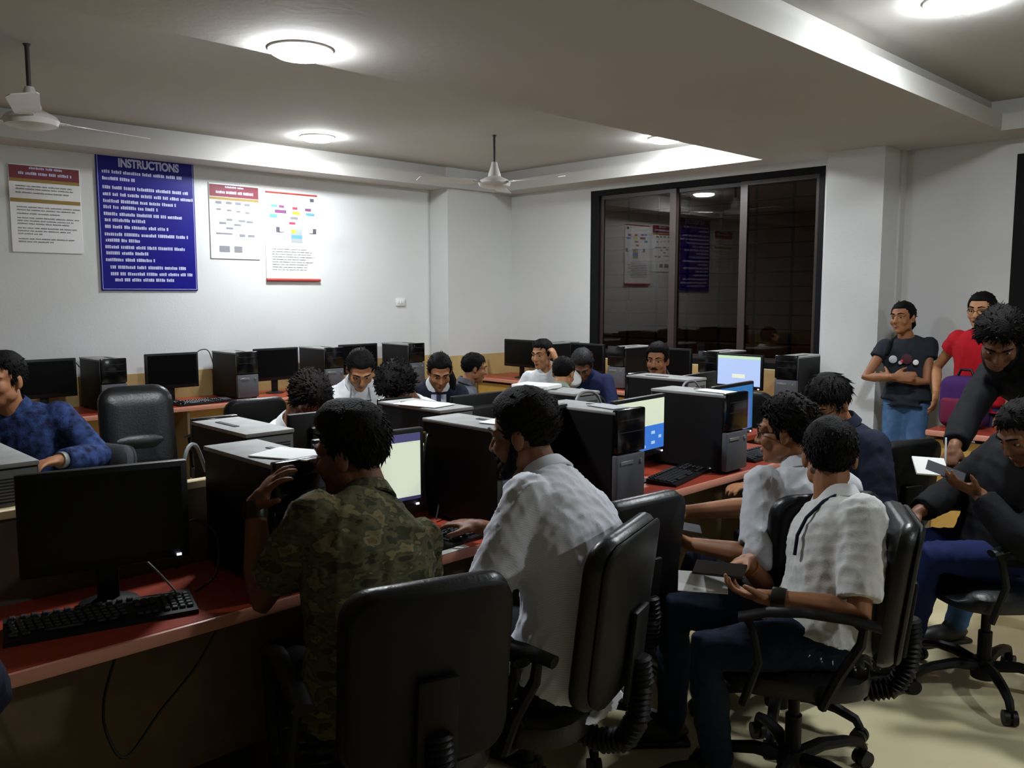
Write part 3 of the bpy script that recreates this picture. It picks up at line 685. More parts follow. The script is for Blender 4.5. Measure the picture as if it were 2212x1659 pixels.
def make_hair(root, T, s, st_, seed, m):
    rg = random.Random(seed); mb = MB(); vol = st_.get('vol', .016) * .72; low = st_.get('low', 0.); fr = st_.get('front', 0.); cl = int(st_.get('clump', 260) * 1.6); ln = st_.get('len', .035); curl = st_.get('curl', .0); top = st_.get('top', .0); quiff = st_.get('quiff', 0.); side = st_.get('side', 1.0)
    n, k = 36, 22; rings = []; ph = [rg.uniform(0, 6) for _ in range(9)]
    def bump(d): return .45 * math.sin(9 * d.x + ph[0] + 5 * d.y) + .35 * math.sin(13 * d.y + ph[1]) + .3 * math.sin(17 * d.z + 8 * d.x + ph[2]) + .3 * math.sin(23 * d.x - 11 * d.y + ph[3])
    C0 = V((0, -.012, .035)); RR = V((.074, .094, .083))
    def surf(d):
        p = C0 + V((d.x * RR.x, d.y * RR.y, d.z * RR.z)); hz = hairline(p.y, low, fr); e = (p.z - hz)
        if e < -.004: return p, -.016, e
        w_ = min(1, (e + .004) / .03); w_ = w_ * w_ * (3 - 2 * w_); up = max(0, d.z)
        sd = 1 - (1 - side) * (1 - up)
        t = vol * sd * w_ * (1 + .25 * bump(d)) + top * up * w_ + quiff * max(0, d.y) * max(0, d.z) * w_ + .001
        return p, t, e
    for i in range(1, k):
        a = math.pi * i / k; ring = []
        for j in range(n):
            b = 2 * math.pi * j / n; d = V((math.sin(a) * math.cos(b), math.sin(a) * math.sin(b), -math.cos(a))); p, t, e = surf(d); ring.append(T @ (p + d * t))
        rings.append(ring)
    mb.loft(rings)
    cnt = 0; tries = 0
    while cnt < cl and tries < cl * 6:
        tries += 1; u = rg.uniform(-.75, 1); b = rg.uniform(0, 2 * math.pi); q = math.sqrt(1 - u * u); d = V((q * math.cos(b), q * math.sin(b), u)); p, t, e = surf(d)
        if e < .004: continue
        comb = V(st_.get('comb', (0, -.5, -.8))) if d.y < .3 else V(st_.get('combf', st_.get('comb', (0, -.5, -.8))))
        tg = comb - d * comb.dot(d)
        tg = (tg.normalized() if tg.length > .05 else V((1, 0, 0))) + V((rg.uniform(-.5, .5), rg.uniform(-.5, .5), rg.uniform(-.3, .3)))
        lift = st_.get('lift', .25); L = ln * rg.uniform(.6, 1.2); a0 = p + d * (t * .55)
        k1 = V((rg.uniform(-1, 1), rg.uniform(-1, 1), rg.uniform(-1, 1))) * curl
        a1 = a0 + (tg * .5 + d * lift + k1 * .5) * L * .5; a2 = a1 + (tg * .7 + d * (lift * .2) - k1) * L * .5
        r0 = st_.get('thick', .0055) * .68 * rg.uniform(.7, 1.2)
        mb.tube([T @ a0, T @ a1, T @ a2], [r0 * s, r0 * s * .8, r0 * s * .12], 5); cnt += 1
    for pts, rr in st_.get('extra', []): mb.tube([T @ V(p) for p in pts], [q * s for q in rr], 10, round_=True)
    return mb
def make_hand(mb, w_, fd, pn, s, side, curl=.35, spread=.10, thumb=.6, fine=True):
    """palm + four unequal fingers + thumb; side +1 = right hand"""
    fd = V(fd).normalized(); pn = V(pn); pn = (pn - fd * pn.dot(fd)).normalized(); ax = fd.cross(pn).normalized() * side   # towards the thumb
    W = V(w_); P = lambda f, a, n_: W + (fd * f + ax * a + pn * n_) * s
    B = Matrix((fd, ax, pn)).transposed()
    mb.ell(P(.045, 0, 0), (.052 * s, .040 * s, .015 * s), B, 14, 9); mb.ell(P(.03, .026, .006), (.032 * s, .017 * s, .014 * s), B, 12, 8)
    mb.tube([P(-.02, 0, 0), P(.03, .002, 0)], [.024 * s, .023 * s], 10, round_=True)
    for i, (a, L, f0) in enumerate(((.029, .072, .086), (.010, .080, .091), (-.010, .074, .088), (-.028, .058, .080))):
        sp = (1.5 - i) * spread * .5; d = fd + ax * sp; p = P(f0 - .014, a, 0); c = curl * R(62); pts = [p]; ang = c * .6
        for seg in (.46, .31, .23):
            dr = d * math.cos(ang) + pn * math.sin(ang); p = p + dr.normalized() * (L * seg * s); pts.append(p); ang += c
        mb.tube(pts, [.0092 * s, .0088 * s, .0080 * s, .0062 * s], 9, round_=True)
    t0 = P(.02, .030, .004); d = fd * .75 + ax * (.75 * (1 - .4 * curl)) + pn * (.25 + thumb * .5 * curl); d.normalize(); t1 = t0 + d * (.042 * s); d2 = (d + fd * .5 + pn * .2 * thumb).normalized(); t2 = t1 + d2 * (.030 * s)
    mb.tube([t0, t1, t2], [.0135 * s, .0105 * s, .0078 * s], 9, round_=True)
def wrinkle(seed, amp, scale=1.):
    rg = np.random.default_rng(seed); K = rg.normal(size=(7, 3)) * np.array([1, 1, .8]); K = K / np.linalg.norm(K, axis=1)[:, None] * (rg.uniform(28, 85, 7) * scale)[:, None]; ph = rg.uniform(0, 6.28, 7); wt = rg.uniform(.5, 1, 7)
    def f(co):
        warp = .012 * np.sin(co @ (K[:3].T * .45) + ph[:3])
        x = (co + warp) @ K.T + ph; r = (1 - np.abs(np.sin(x))) ** 2
        return amp * ((r * wt).sum(1) / wt.sum() * 2.2 - .75)
    return f
def remesh_obj(name, mb, m, root, voxel, it, org, disp=None):
    mb.v = [(a - org[0], b - org[1], c - org[2]) for a, b, c in mb.v]
    o = mb.build(name, m, root, None); md = o.modifiers.new('r', 'REMESH'); md.mode = 'VOXEL'; md.voxel_size = voxel; md.use_smooth_shade = True
    if it: sm = o.modifiers.new('s', 'SMOOTH'); sm.iterations = it; sm.factor = .5
    def fin(o_, me):
        old = o_.data; o_.modifiers.clear(); o_.data = me; bpy.data.meshes.remove(old)
        if disp:
            n = len(me.vertices); co = np.empty(n * 3); me.vertices.foreach_get('co', co); co = co.reshape(-1, 3); no = np.empty(n * 3); me.vertices.foreach_get('normal', no); no = no.reshape(-1, 3)
            co = co + no * disp(co)[:, None]; me.vertices.foreach_set('co', co.ravel()); me.update()
        me.polygons.foreach_set('use_smooth', [True] * len(me.polygons))
    FINAL.append((o, fin)); return o
SEC = [(-.02, .160, .118), (.10, .165, .125), (.28, .150, .115), (.48, .160, .118), (.66, .175, .120), (.80, .178, .108), (.90, .140, .084), (.97, .088, .070), (1.0, .062, .060)]
def person(label, hip, head, hh, sh=None, face=None, s=1., skin=None, shirt=None, sleeve=.75, trousers=None, L=None, Rr=None, feet=None, legpole=None, hairst=None, hairm=None, seed=1, near=False, untuck=True, collar=True, standing=False, beard=False, moustache=False, glasses=False, girth=1., hunch=.03, extra=None, ease=.012, head_s=1., nb=None, knees=None):
    sh = hh if sh is None else sh; face = face or (sh, 0, 0); skin = skin or SK_MID; shirt = shirt or cloth('white_shirt', (222, 224, 228)); trousers = trousers or M_trouser
    hip, head = V(hip), V(head); org = V((hip.x, hip.y, 0)); root = empty('person', org); tag(root, label, 'person')
    HF = hdir(face[0], face[1]); HR = V((math.sin(R(face[0])), -math.cos(R(face[0])), 0)); HU = HR.cross(HF)
    if face[2]: q = Matrix.Rotation(R(face[2]), 3, HF); HR = q @ HR; HU = q @ HU
    hs = s * head_s; T = Matrix.Translation(head) @ Matrix((HR, HF, HU)).transposed().to_4x4() @ Matrix.Scale(hs, 4)
    FS = hdir(sh); FH = hdir(hh)
    nb = V(nb) if nb else T @ V((0, -.045, -.092)) + V((0, 0, -.036 * s)) - FS * .012
    ctl = hip + V((0, 0, (nb - hip).length * .52)) - FH * hunch
    bez = lambda t: hip * (1 - t) ** 2 + ctl * (2 * t * (1 - t)) + nb * t * t
    def fr(t):
        u = (bez(min(t + .03, 1.03)) - bez(max(t - .03, -.03))).normalized(); d = sh - hh; d = (d + 180) % 360 - 180; f = hdir(hh + d * max(0, min(1, t))); f = (f - u * f.dot(u)).normalized(); return f.cross(u), f, u
    def section(mb, secs, grow, g=1.):
        rings = []
        for t, hw, hd in secs:
            r_, f, u = fr(t); c = bez(t); hw = (hw * s * g + grow); hd = (hd * s * g + grow); ring = []
            for j in range(24):
                a = 2 * math.pi * j / 24; cc, ss = math.cos(a), math.sin(a); p_ = 2.5; k = (abs(cc) ** p_ + abs(ss) ** p_) ** (-1 / p_); ring.append(c + r_ * (k * cc * hw) + f * (k * ss * hd))
            rings.append(ring)
        mb.loft(rings)
    # arms
    r_, f_, u_ = fr(.84); c_ = bez(.845); A = {}
    for key, sg, spec in (('L', -1, L), ('R', 1, Rr)):
        S_ = c_ + r_ * (sg * .164 * s * girth) - f_ * .01 - u_ * .008; sp = spec or {}
        wr = V(sp['w']) if 'w' in sp else bez(.1) + r_ * (sg * .20) + FH * .28 + V((0, 0, .10))
        E_ = ik(S_, wr, .285 * s, .25 * s, sp.get('pole', r_ * (sg * .5) - f_ * .4 - V((0, 0, .8)))); fd = V(sp['fd']) if 'fd' in sp else (wr - E_); pn = V(sp.get('pn', (0, 0, -1)))
        A[key] = (S_, E_, wr, fd, pn, sp)
    # body (skin): head, neck, torso core, arms, hands as one surface
    b = MB(); head_prims(b, T, hs)
    b.tube([T @ V((0, -.018, -.045)), T @ V((0, -.03, -.09)), nb - V((0, 0, .02))], [.052 * s * (1 if girth > .96 else .9), .053 * s * (1 if girth > .96 else .88), .062 * s], 14, round_=True)
    section(b, SEC, -.012, .92 * girth)
    for key, sg in (('L', -1), ('R', 1)):
        S_, E_, wr, fd, pn, sp = A[key]; q = s * (1 if girth > .96 else .88)
        b.tube([S_, S_.lerp(E_, .5), E_, E_.lerp(wr, .3), E_.lerp(wr, .75), wr], [.045 * q, .043 * q, .037 * q, .040 * q, .030 * q, .0255 * q], 12, round_=True)
        make_hand(b, wr, fd, pn, s * .98, sg, sp.get('curl', .4), sp.get('spread', .12))
    remesh_obj('body', b, skin, root, .0048 if near else .0072, 2 if near else 1, org)
    # clothes
    g = MB(); lo = -.12 if untuck else -.02
    section(g, [(lo, .206, .162), (-.02, .190, .146)] * untuck + SEC[1:-1] + [(.985, .066, .064)], ease, girth)
    for key in 'LR':
        S_, E_, wr, *_ = A[key]; pts = []; rad = []
        end = sleeve if not isinstance(sleeve, dict) else sleeve[key]
        for t in [x * .125 for x in range(0, 17)]:
            if t > end + 1e-6: break
            pts.append(S_.lerp(E_, t) if t <= 1 else E_.lerp(wr, t - 1)); base = np.interp(t, [0, .5, 1, 1.3, 2], [.052, .046, .041, .041, .028]); rad.append((base * (1 if girth > .96 else .9)) * s + ease + .007 + (.004 if t > .3 else 0))
        if len(pts) >= 2:
            rad[0] = max(rad[0], .064 * s * (1 if girth > .96 else .88)); g.tube(pts, rad, 14); g.ell(S_, (rad[0] * .96,) * 3, None, 16, 10)
    remesh_obj('shirt', g, shirt, root, .0085 if near else .0125, 2, org, wrinkle(seed, .0075 if near else .005))
    r9, f9, u9 = fr(.97)
    if collar:
        ca = V(u9).lerp((T @ V((0, -.02, -.06)) - nb).normalized(), .35).normalized(); fx = (FS - ca * FS.dot(ca)).normalized(); rx = fx.cross(ca); cb = MB(); rings = []
        for a in [2 * math.pi * j / 28 + .12 for j in range(28)]:
            fr_ = max(0, math.sin(a)) ** 3; d = rx * math.cos(a) + fx * math.sin(a); z0 = -.012 * s - .022 * fr_
            rings.append([nb + d * (rr * s) + ca * (z0 + zz * s) for rr, zz in ((.060, .0), (.060, .045 - .02 * fr_), (.066, .050 - .02 * fr_), (.084 + .01 * fr_, .010 - .02 * fr_), (.079 + .01 * fr_, .006 - .02 * fr_), (.068, .030 - .02 * fr_), (.066, .0))])
        cb.v = []; cb.loft(rings, closed=True); cb.v = [(x - org.x, y - org.y, z) for x, y, z in cb.v]; cb.build('collar', shirt if collar is True else collar, root, 60)
    t_ = MB(); rh = V((math.sin(R(hh)), -math.cos(R(hh)), 0)); LEG = {}
    t_.ell(hip + V((0, 0, -.01)), (.150 * s * girth, .116 * s * girth, .11 * s), Matrix((rh, FH, V((0, 0, 1)))).transposed(), 16, 10)
    for i, (key, sg) in enumerate((('L', -1), ('R', 1))):
        gl_ = min(1, girth); J = hip + rh * (sg * .088 * s * gl_) - V((0, 0, .02)); an = V(feet[i]) if feet else hip + FH * (.42 if not standing else .02) + rh * (sg * (.10 if standing else .13)) + V((0, 0, .09 - hip.z))
        pole = V(legpole) if legpole else (FH + V((0, 0, .9 if not standing else .1)))
        kn = V(knees[i]) if knees and knees[i] else ik(J, an, .43 * s, .43 * s, pole)
        t_.tube([J, J.lerp(kn, .4), kn, kn.lerp(an, .35), an], [.098 * s * gl_, .086 * s * gl_, .068 * s * gl_, .062 * s * gl_, .052 * s], 14, round_=True); LEG[key] = (kn, an)
        d = FH.copy(); dd = (an - kn); dd.z = 0
        so = MB(); B = Matrix((V((d.y, -d.x, 0)), d, V((0, 0, 1)))).transposed(); c0 = V((an.x, an.y, 0)) + d * .07
        so.ell(c0 + V((0, 0, .045)), (.044 * s, .135 * s, .042), B, 14, 8); so.ell(c0 - d * .06 + V((0, 0, .06)), (.040 * s, .06 * s, .06), B, 12, 8); so.rbox(c0 + V((0, 0, .012)), (.085 * s, .265 * s, .022), .009, rot=B)
        so.v = [(x - org.x, y - org.y, max(z, .002)) for x, y, z in so.v]; so.build('shoe', M_shoe, root)
    remesh_obj('trousers', t_, trousers, root, .011 if near else .016, 2, org, wrinkle(seed + 50, .006))
    # hair and face
    hm = hairm or M_hair; hb = make_hair(root, T, hs, hairst or {}, seed, hm); hb.v = [(x - org.x, y - org.y, z) for x, y, z in hb.v]; hb.build('hair', hm, root, 70)
    def part(nm, fn, m, sm=60):
        q = MB(); fn(q); q.v = [tuple((T @ V(v)) - org) for v in q.v]; return q.build(nm, m, root, sm)
    for sx in (-1, 1):
        part('eye', lambda q: (q.ell((sx * .031, .0725, .001), (.0125, .0122, .0062), None, 10, 7), q.ell((sx * .031, .0805, .001), (.0068, .0048, .0055), None, 8, 6, 1)), [M_eye, M_iris])
        part('eyebrow', lambda q: q.tube([(sx * .012, .0955, .027), (sx * .032, .0925, .033), (sx * .052, .075, .028)], [.004, .0042, .002], 6), hm)
    part('lips', lambda q: (q.tube([(-.020, .088, -.0635), (0, .0965, -.062), (.020, .088, -.0635)], [.002, .0042, .002], 8), q.tube([(-.017, .087, -.068), (0, .0945, -.0695), (.017, .087, -.068)], [.002, .0045, .002], 8)), M_lip)
    if beard:
        def bd(q):
            for sx in (-1, 1):
                q.tube([(sx * .067, .006, -.012), (sx * .064, .014, -.045), (sx * .055, .028, -.075), (sx * .036, .058, -.098), (0, .078, -.106)], [.009, .0145, .019, .020, .019], 10, round_=True)
                q.tube([(sx * .03, .078, -.072), (sx * .026, .084, -.056), (sx * .012, .096, -.049), (0, .099, -.049)], [.008, .006, .006, .005], 8, round_=True)
                q.ell((sx * .030, .068, -.084), (.020, .018, .018), None)
            q.ell((0, .079, -.092), (.024, .017, .018), None)
        part('beard', bd, mat('beard_dark', (20, 15, 13), .8, spec=.1, bump=(300, .6)))
    if moustache: part('moustache', lambda q: q.tube([(-.028, .088, -.056), (-.012, .1, -.049), (0, .1015, -.05), (.012, .1, -.049), (.028, .088, -.056)], [.003, .006, .005, .006, .003], 8), hm)
    if glasses:
        def gl(q):
            for sx in (-1, 1):
                q.tube([(sx * .033 + .023 * math.cos(a), .098 - .012 * abs(math.cos(a)) * (1 if math.cos(a) * sx > 0 else .2), .002 + .018 * math.sin(a)) for a in [2 * math.pi * j / 14 for j in range(15)]], .0018, 6)
                q.tube([(sx * .055, .088, .006), (sx * .074, .03, .006), (sx * .08, -.02, .002)], .002, 6)
            q.tube([(-.011, .099, .004), (.011, .099, .004)], .0018, 6)
        part('glasses', gl, M_blackg)
    root_info = dict(root=root, T=T, A=A, fr=fr, bez=bez, org=org, nb=nb, LEG=LEG)
    if extra: extra(root_info)
    return root_info
def band(info, key, t, rad, width, m, name):
    S_, E_, wr, *_ = info['A'][key]; d = (wr - E_).normalized(); c = E_.lerp(wr, t); q = MB(); o = info['org']
    q.tube([c - d * width / 2, c - d * width * .3, c + d * width * .3, c + d * width / 2], [rad * .96, rad, rad, rad * .96], 18)
    q.v = [(x - o.x, y - o.y, z) for x, y, z in q.v]; return q.build(name, m, info['root'])
def on_chest(info, t, x, name, m, rad, thick=.008, depth=.135):
    """flat disc on the shirt front"""
    r_, f, u = info['fr'](t); c = info['bez'](t) + r_ * x + f * depth; o = info['org']; q = MB(); q.tube([c - f * thick, c + f * thick * .2, c + f * thick * .6], [rad, rad, rad * .8], 20)
    q.v = [(a - o.x, b - o.y, z) for a, b, z in q.v]; return q.build(name, m, info['root'])
def strap(info, pts, rad, m, name='lanyard'):
    o = info['org']; q = MB(); P = []
    for t, x, d in pts: r_, f, u = info['fr'](t); P.append(info['bez'](t) + r_ * x + f * d)
    q.tube(P, rad, 6); q.v = [(a - o.x, b - o.y, z) for a, b, z in q.v]; return q.build(name, m, info['root'])
W_SHIRT = cloth('white_shirt', (226, 228, 232)); M_watch = mat('watch_black', (14, 14, 16), .35); M_camo = cloth('camouflage_cloth', (0, 0, 0), kind='camo')
M_stripe = cloth('white_fine_stripe', (220, 222, 230), (203, 205, 214), kind='stripe', scale=90)
M_grey = cloth('pale_grey_shirt', (198, 200, 206)); M_bluechk = mat('blue_mottled_cloth', (17, 21, 44), .85, spec=.15, var=(30, (46, 64, 110), .16), bump=(200, .3))
M_blazer = cloth('navy_blazer', (22, 26, 42)); M_blk = cloth('black_cloth', (24, 24, 28)); M_tee = cloth('charcoal_tee', (38, 42, 50)); M_redtee = cloth('red_tee', (176, 20, 34))
SHORT = dict(vol=.014, clump=300, len=.03, lift=.3)
def rx(h): return V((math.sin(R(h)), -math.cos(R(h)), 0))
UP = V((0, 0, 1)); IR = V((math.sin(R(HEAD)), -math.cos(R(HEAD)), 0)); IF = V((math.cos(R(HEAD)), math.sin(R(HEAD)), 0))

# front row
person('man in camouflage shirt resting his chin near a raised hand, seated at the front desk', (1.20, 1.74, .56), (1.305, 1.955, 1.148), 74, 84, (118, -6, -4), 1.02, SK_DARK, M_camo, .82, M_trouser,
       L=dict(w=(1.088, 2.09, 1.02), fd=IR * .6 + UP * .8 - IF * .12, pn=IR * .75 - UP * .55 + IF * .35, curl=.3, spread=.3, pole=(-.25, .2, -1)), Rr=dict(w=(1.475, 2.12, .79), curl=.35, pole=(.25, -.35, -1)), feet=((1.17, 2.10, .09), (1.48, 2.08, .09)), seed=11, near=True, nb=(1.318, 1.912, 1.022), girth=.97,
       hairst=dict(vol=.013, top=.020, quiff=.028, clump=560, len=.036, lift=.22, side=.55, comb=(.0, -.3, -.9), combf=(0, .8, .5), thick=.005), hairm=M_hairb, extra=lambda i: (band(i, 'L', .93, .034, .045, M_watch, 'watch')))
person('bearded man in white striped shirt leaning to the keyboard', (1.715, 1.53, .57), (1.77, 1.75, 1.168), 98, 96, (112, -10, 0), 1.02, SK_DARK, M_stripe, {'L': 1.5, 'R': 1.25}, M_trouser,
       L=dict(w=(1.52, 1.86, .70), pole=(-.5, -.7, -.5)), Rr=dict(w=(1.86, 2.05, .815), fd=(-.25, .9, .03), pn=(0, 0, -1), curl=.32, spread=.25, pole=(.7, -.4, -.6)), feet=((1.62, 1.98, .09), (1.95, 1.98, .09)), seed=12, near=True, beard=True, hunch=.09,
       hairst=dict(vol=.012, top=.014, quiff=.014, clump=520, len=.034, lift=.2, side=.6, comb=(.2, -.3, .2), combf=(0, .5, .5), thick=.006), hairm=M_hairb)
person('young man in white shirt holding a phone, seated in profile with paper on his lap', (2.50, 1.165, .555), (2.63, 1.22, 1.058), 138, 140, (36, -3, 0), 1.0, SK_MID, cloth('cream_shirt', (216, 216, 214)), {'L': .95, 'R': .85}, M_denim,
       L=dict(w=(2.275, 1.225, .68), fd=(-.45, .8, .1), pn=(.15, .1, 1), curl=.45, spread=.15, pole=(-.15, -.9, -.8)), Rr=dict(w=(2.42, 1.39, .72), fd=(-.75, .2, -.1), pn=(-.2, -.5, -.9), curl=.45, pole=(.4, .2, -.9)), feet=((2.30, 1.40, .09), (2.42, 1.66, .09)), knees=((2.17, 1.375, .50), (2.345, 1.60, .52)), seed=13, near=True, hunch=.05,
       hairst=dict(vol=.013, top=.008, clump=520, len=.026, lift=.25, side=.6, thick=.005), extra=lambda i: (band(i, 'L', .88, .036, .04, M_watch, 'watch'), band(i, 'R', .86, .0335, .008, mat('thread_orange', (178, 96, 30), .7), 'wrist_thread'), strap(i, [(1.0, -.07, .02), (.93, -.085, .075), (.8, -.075, .125), (.66, -.05, .142), (.5, -.04, .142)], .0055, M_navy)))
person('man in glasses and pale grey shirt sitting with his back to the camera', (2.83, 1.42, .555), (2.865, 1.495, 1.082), 62, 58, (104, -6, 0), 1.0, SK_MID, M_grey, 1.15, M_denim,
       L=dict(w=(2.515, 1.66, .70), fd=(-.25, .75, .25), pn=(.3, .1, .95), curl=.5, pole=(-.5, -.6, -.6)), Rr=dict(w=(2.76, 1.86, .735), fd=(-.6, .35, -.2), pn=(0, 0, -1), curl=.4, pole=(.7, .1, -.7)), feet=((2.85, 1.98, .09), (3.1, 1.86, .09)), seed=14, near=True, glasses=True,
       hairst=dict(vol=.018, top=.012, clump=520, len=.034, lift=.4, curl=.9, thick=.0058, side=.8), hairm=M_hairb)
person('person in dark navy top bending forward behind the man in glasses', (3.56, 1.56, .56), (3.455, 1.62, 1.118), 150, 150, (168, -28, 0), 1.0, SK_MID, M_navy, 2., M_denim, seed=15, glasses=True, L=dict(w=(3.25, 1.55, .72)), Rr=dict(w=(3.32, 1.9, .74)), feet=((3.25, 1.55, .09), (3.35, 1.85, .09)),
       hairst=dict(vol=.018, clump=420, len=.05, lift=.12, front=.02, comb=(0, .3, -.8)))
# standing group
hp = (6.05, 2.275, .86)
def tee_print(i):
    on_chest(i, .66, .075, 'badge', mat('badge_white', (190, 190, 194), .4), .026, depth=.128)
    on_chest(i, .60, -.065, 'print_patch', M_paper, .018, depth=.131); on_chest(i, .60, .03, 'print_patch', mat('print_pale', (190, 180, 185), .7), .013, depth=.131); on_chest(i, .66, -.01, 'print_patch', mat('print_maroon', (70, 26, 40), .7), .034, .004, .13); on_chest(i, .63, .02, 'print_patch', M_pred, .009, depth=.134)
c1 = V((5.84, 2.29, 1.03))
person('woman in charcoal printed tee and blue jeans standing with crossed arms by the column', hp, (5.985, 2.30, 1.415), 196, 194, (172, 2, 4), .93, SK_MID, M_tee, .42, M_denimb,
       L=dict(w=c1 + rx(195) * .03 + V((.03, 0, -.015)), fd=rx(195) * .7 + V((.6, 0, 0)), pn=(.6, .2, .1), curl=.25, pole=-rx(195) * .8 - UP * .7), Rr=dict(w=c1 - rx(195) * .02 + V((-.03, 0, .0)), fd=-rx(195) * .9 + UP * .02, pn=(.9, .2, -.2), curl=.2, pole=rx(195) * .9 - UP * .7), standing=True, seed=16, girth=.9, collar=False, legpole=hdir(196), feet=((6.03, 2.19, .09), (6.08, 2.37, .09)),
       hairst=dict(vol=.010, clump=160, len=.04, lift=.05, comb=(0, -1, -.2), extra=[([(0, -.10, .02), (.0, -.12, -.04), (.05, -.09, -.12), (.085, .02, -.19), (.085, .07, -.26)], [.03, .034, .03, .026, .015])]), extra=tee_print)
person('woman in red cap-sleeve tee standing behind the man in black', (5.95, 1.80, .88), (5.86, 1.775, 1.475), 190, 188, (176, -4, 0), .95, SK_LITE, M_redtee, .38, cloth('indigo_jeans', (44, 42, 84)), standing=True, legpole=hdir(190), seed=17, girth=.9, collar=False, glasses=True,
       L=dict(w=(5.9, 1.62, .86), pole=(.5, -.3, -.5)), Rr=dict(w=(5.86, 2.02, .93), fd=(-.1, .05, -1), pn=(0, 1, 0), pole=(.5, .5, -.3)), hairst=dict(vol=.012, clump=160, len=.04, lift=.05, comb=(0, -1, -.3), extra=[([(0, -.10, .03), (0, -.13, -.02), (0, -.125, -.12)], [.03, .032, .02])]))
person('man in black jumper bending over the writing pad, head bowed', (4.42, 1.0, .91), (4.07, 1.155, 1.385), 150, 158, (196, -45, 0), 1.02, SK_DARK, cloth('black_jumper', (13, 13, 18)), 1.9, M_denimb, standing=True, legpole=hdir(160), seed=18, hunch=.10, feet=((4.5, .86, .09), (4.08, 1.27, .09)),
       L=dict(w=(3.98, .88, .95), pole=(.4, -.6, -.2)), Rr=dict(w=(3.87, 1.25, .925), fd=(-.45, .0, -.55), pn=(.3, 0, -.9), curl=.9, spread=.04, pole=(.3, .7, -.4)), hairst=dict(vol=.022, top=.012, clump=520, len=.045, lift=.35, curl=.6, thick=.0062), hairm=M_hair,
       extra=lambda i: (band(i, 'R', .72, .0345, .03, M_paper, 'white_cuff')))
person('seated person in black jacket holding a writing pad at the picture\'s edge', (3.70, 1.02, .555), (3.62, .925, 1.06), 148, 142, (150, -32, 0), .98, SK_DARK, cloth('black_jacket', (12, 12, 16)), 1.95, cloth('blue_jeans', (22, 33, 80)), seed=19, collar=mat('pale_blue_collar', (96, 122, 168), .8),
       L=dict(w=(3.47, 1.03, .835), fd=(-.45, .55, .3), pn=(.3, .2, .9), curl=.3, pole=(-.2, -.8, -.6)), Rr=dict(w=(3.46, 1.24, .72), fd=(-.5, .3, -.3), pn=(0, 0, -1), pole=(.6, .5, -.6)), feet=((3.58, 1.30, .09), (3.66, 1.46, .09)), knees=((3.42, 1.17, .57), (3.50, 1.36, .57)), hairst=dict(vol=.016, clump=360, len=.045, lift=.15, low=.02))
# far side
person('smiling man in mottled blue shirt seated at the picture edge', (1.20, 4.42, .55), (1.065, 4.385, 1.185), 226, 232, (214, 2, 0), 1.02, SK_MID, M_bluechk, 1.95, M_trouser, seed=20,
       L=dict(w=(1.16, 4.0, .86), fd=(-.8, -.3, 0), pole=(.8, -.1, -.5)), Rr=dict(w=(.85, 4.25, .80)), feet=((1.1, 4.0, .09), (.85, 4.2, .09)), hairst=dict(vol=.010, top=.014, clump=300, len=.025, side=.4, lift=.3), extra=lambda i: (band(i, 'L', .9, .037, .03, M_rear, 'watch')))
person('girl in white shirt with grey lanyard looking down at the desk', (2.92, 4.30, .50), (2.80, 4.085, 1.15), 246, 244, (242, -38, 0), .95, SK_MID, W_SHIRT, 1.9, M_trouser, seed=21, girth=.92, hunch=.1, L=dict(w=(2.86, 3.78, .80)), Rr=dict(w=(2.58, 3.92, .80)),
       hairst=dict(vol=.012, clump=240, len=.045, lift=.06, comb=(0, -1, -.3), extra=[([(0, -.10, .03), (-.03, -.13, -.02), (-.04, -.12, -.10), (-.04, -.09, -.2)], [.04, .045, .04, .02])]), extra=lambda i: (strap(i, [(1.0, -.05, .05), (.9, -.06, .10), (.72, -.03, .142), (.5, .0, .145)], .004, M_cableg), strap(i, [(1.0, .05, .05), (.9, .06, .10), (.72, .03, .142), (.5, .0, .145)], .004, M_cableg)))
person('curly-haired student in white shirt bowed over the second desk', (2.86, 3.60, .50), (2.555, 3.41, 1.115), 222, 222, (222, -58, 8), 1.0, SK_DARK, W_SHIRT, 1.2, M_trouser, seed=22, hunch=.12, nb=(2.70, 3.49, 1.0), L=dict(w=(2.6, 3.1, .80)), Rr=dict(w=(2.35, 3.25, .8)),
       hairst=dict(vol=.026, top=.01, clump=620, len=.034, lift=.55, curl=1.3, thick=.0065))
person('girl in navy blazer and tie with round white badge looking down', (3.62, 4.42, .49), (3.51, 4.235, 1.085), 238, 238, (238, -30, 0), .95, SK_MID, M_blazer, 1.95, M_trouser, seed=23, girth=.95, hunch=.08, collar=W_SHIRT, L=dict(w=(3.5, 4.0, .68)), Rr=dict(w=(3.25, 4.2, .68)), ease=.02,
       hairst=dict(vol=.012, clump=240, len=.045, lift=.05, comb=(0, -1, -.3), extra=[([(-.02, -.10, .03), (-.05, -.12, -.05), (-.09, -.06, -.13), (-.10, .0, -.22)], [.04, .045, .045, .02])]),
       extra=lambda i: (on_chest(i, .82, -.10, 'badge', mat('badge_white', (190, 190, 194), .4), .033, depth=.135), strap(i, [(.96, 0, .075), (.8, 0, .128), (.6, 0, .148), (.45, 0, .15)], .018, mat('tie_navy', (30, 34, 60), .7), 'tie'), strap(i, [(.95, .028, .07), (.8, .03, .122), (.6, .028, .14), (.45, .025, .143)], .024, mat('shirt_lilac', (176, 178, 196), .8), 'shirt_front'), strap(i, [(.95, -.028, .07), (.8, -.03, .122), (.6, -.028, .14), (.45, -.025, .143)], .024, mat('shirt_lilac', (176, 178, 196), .8), 'shirt_front')))
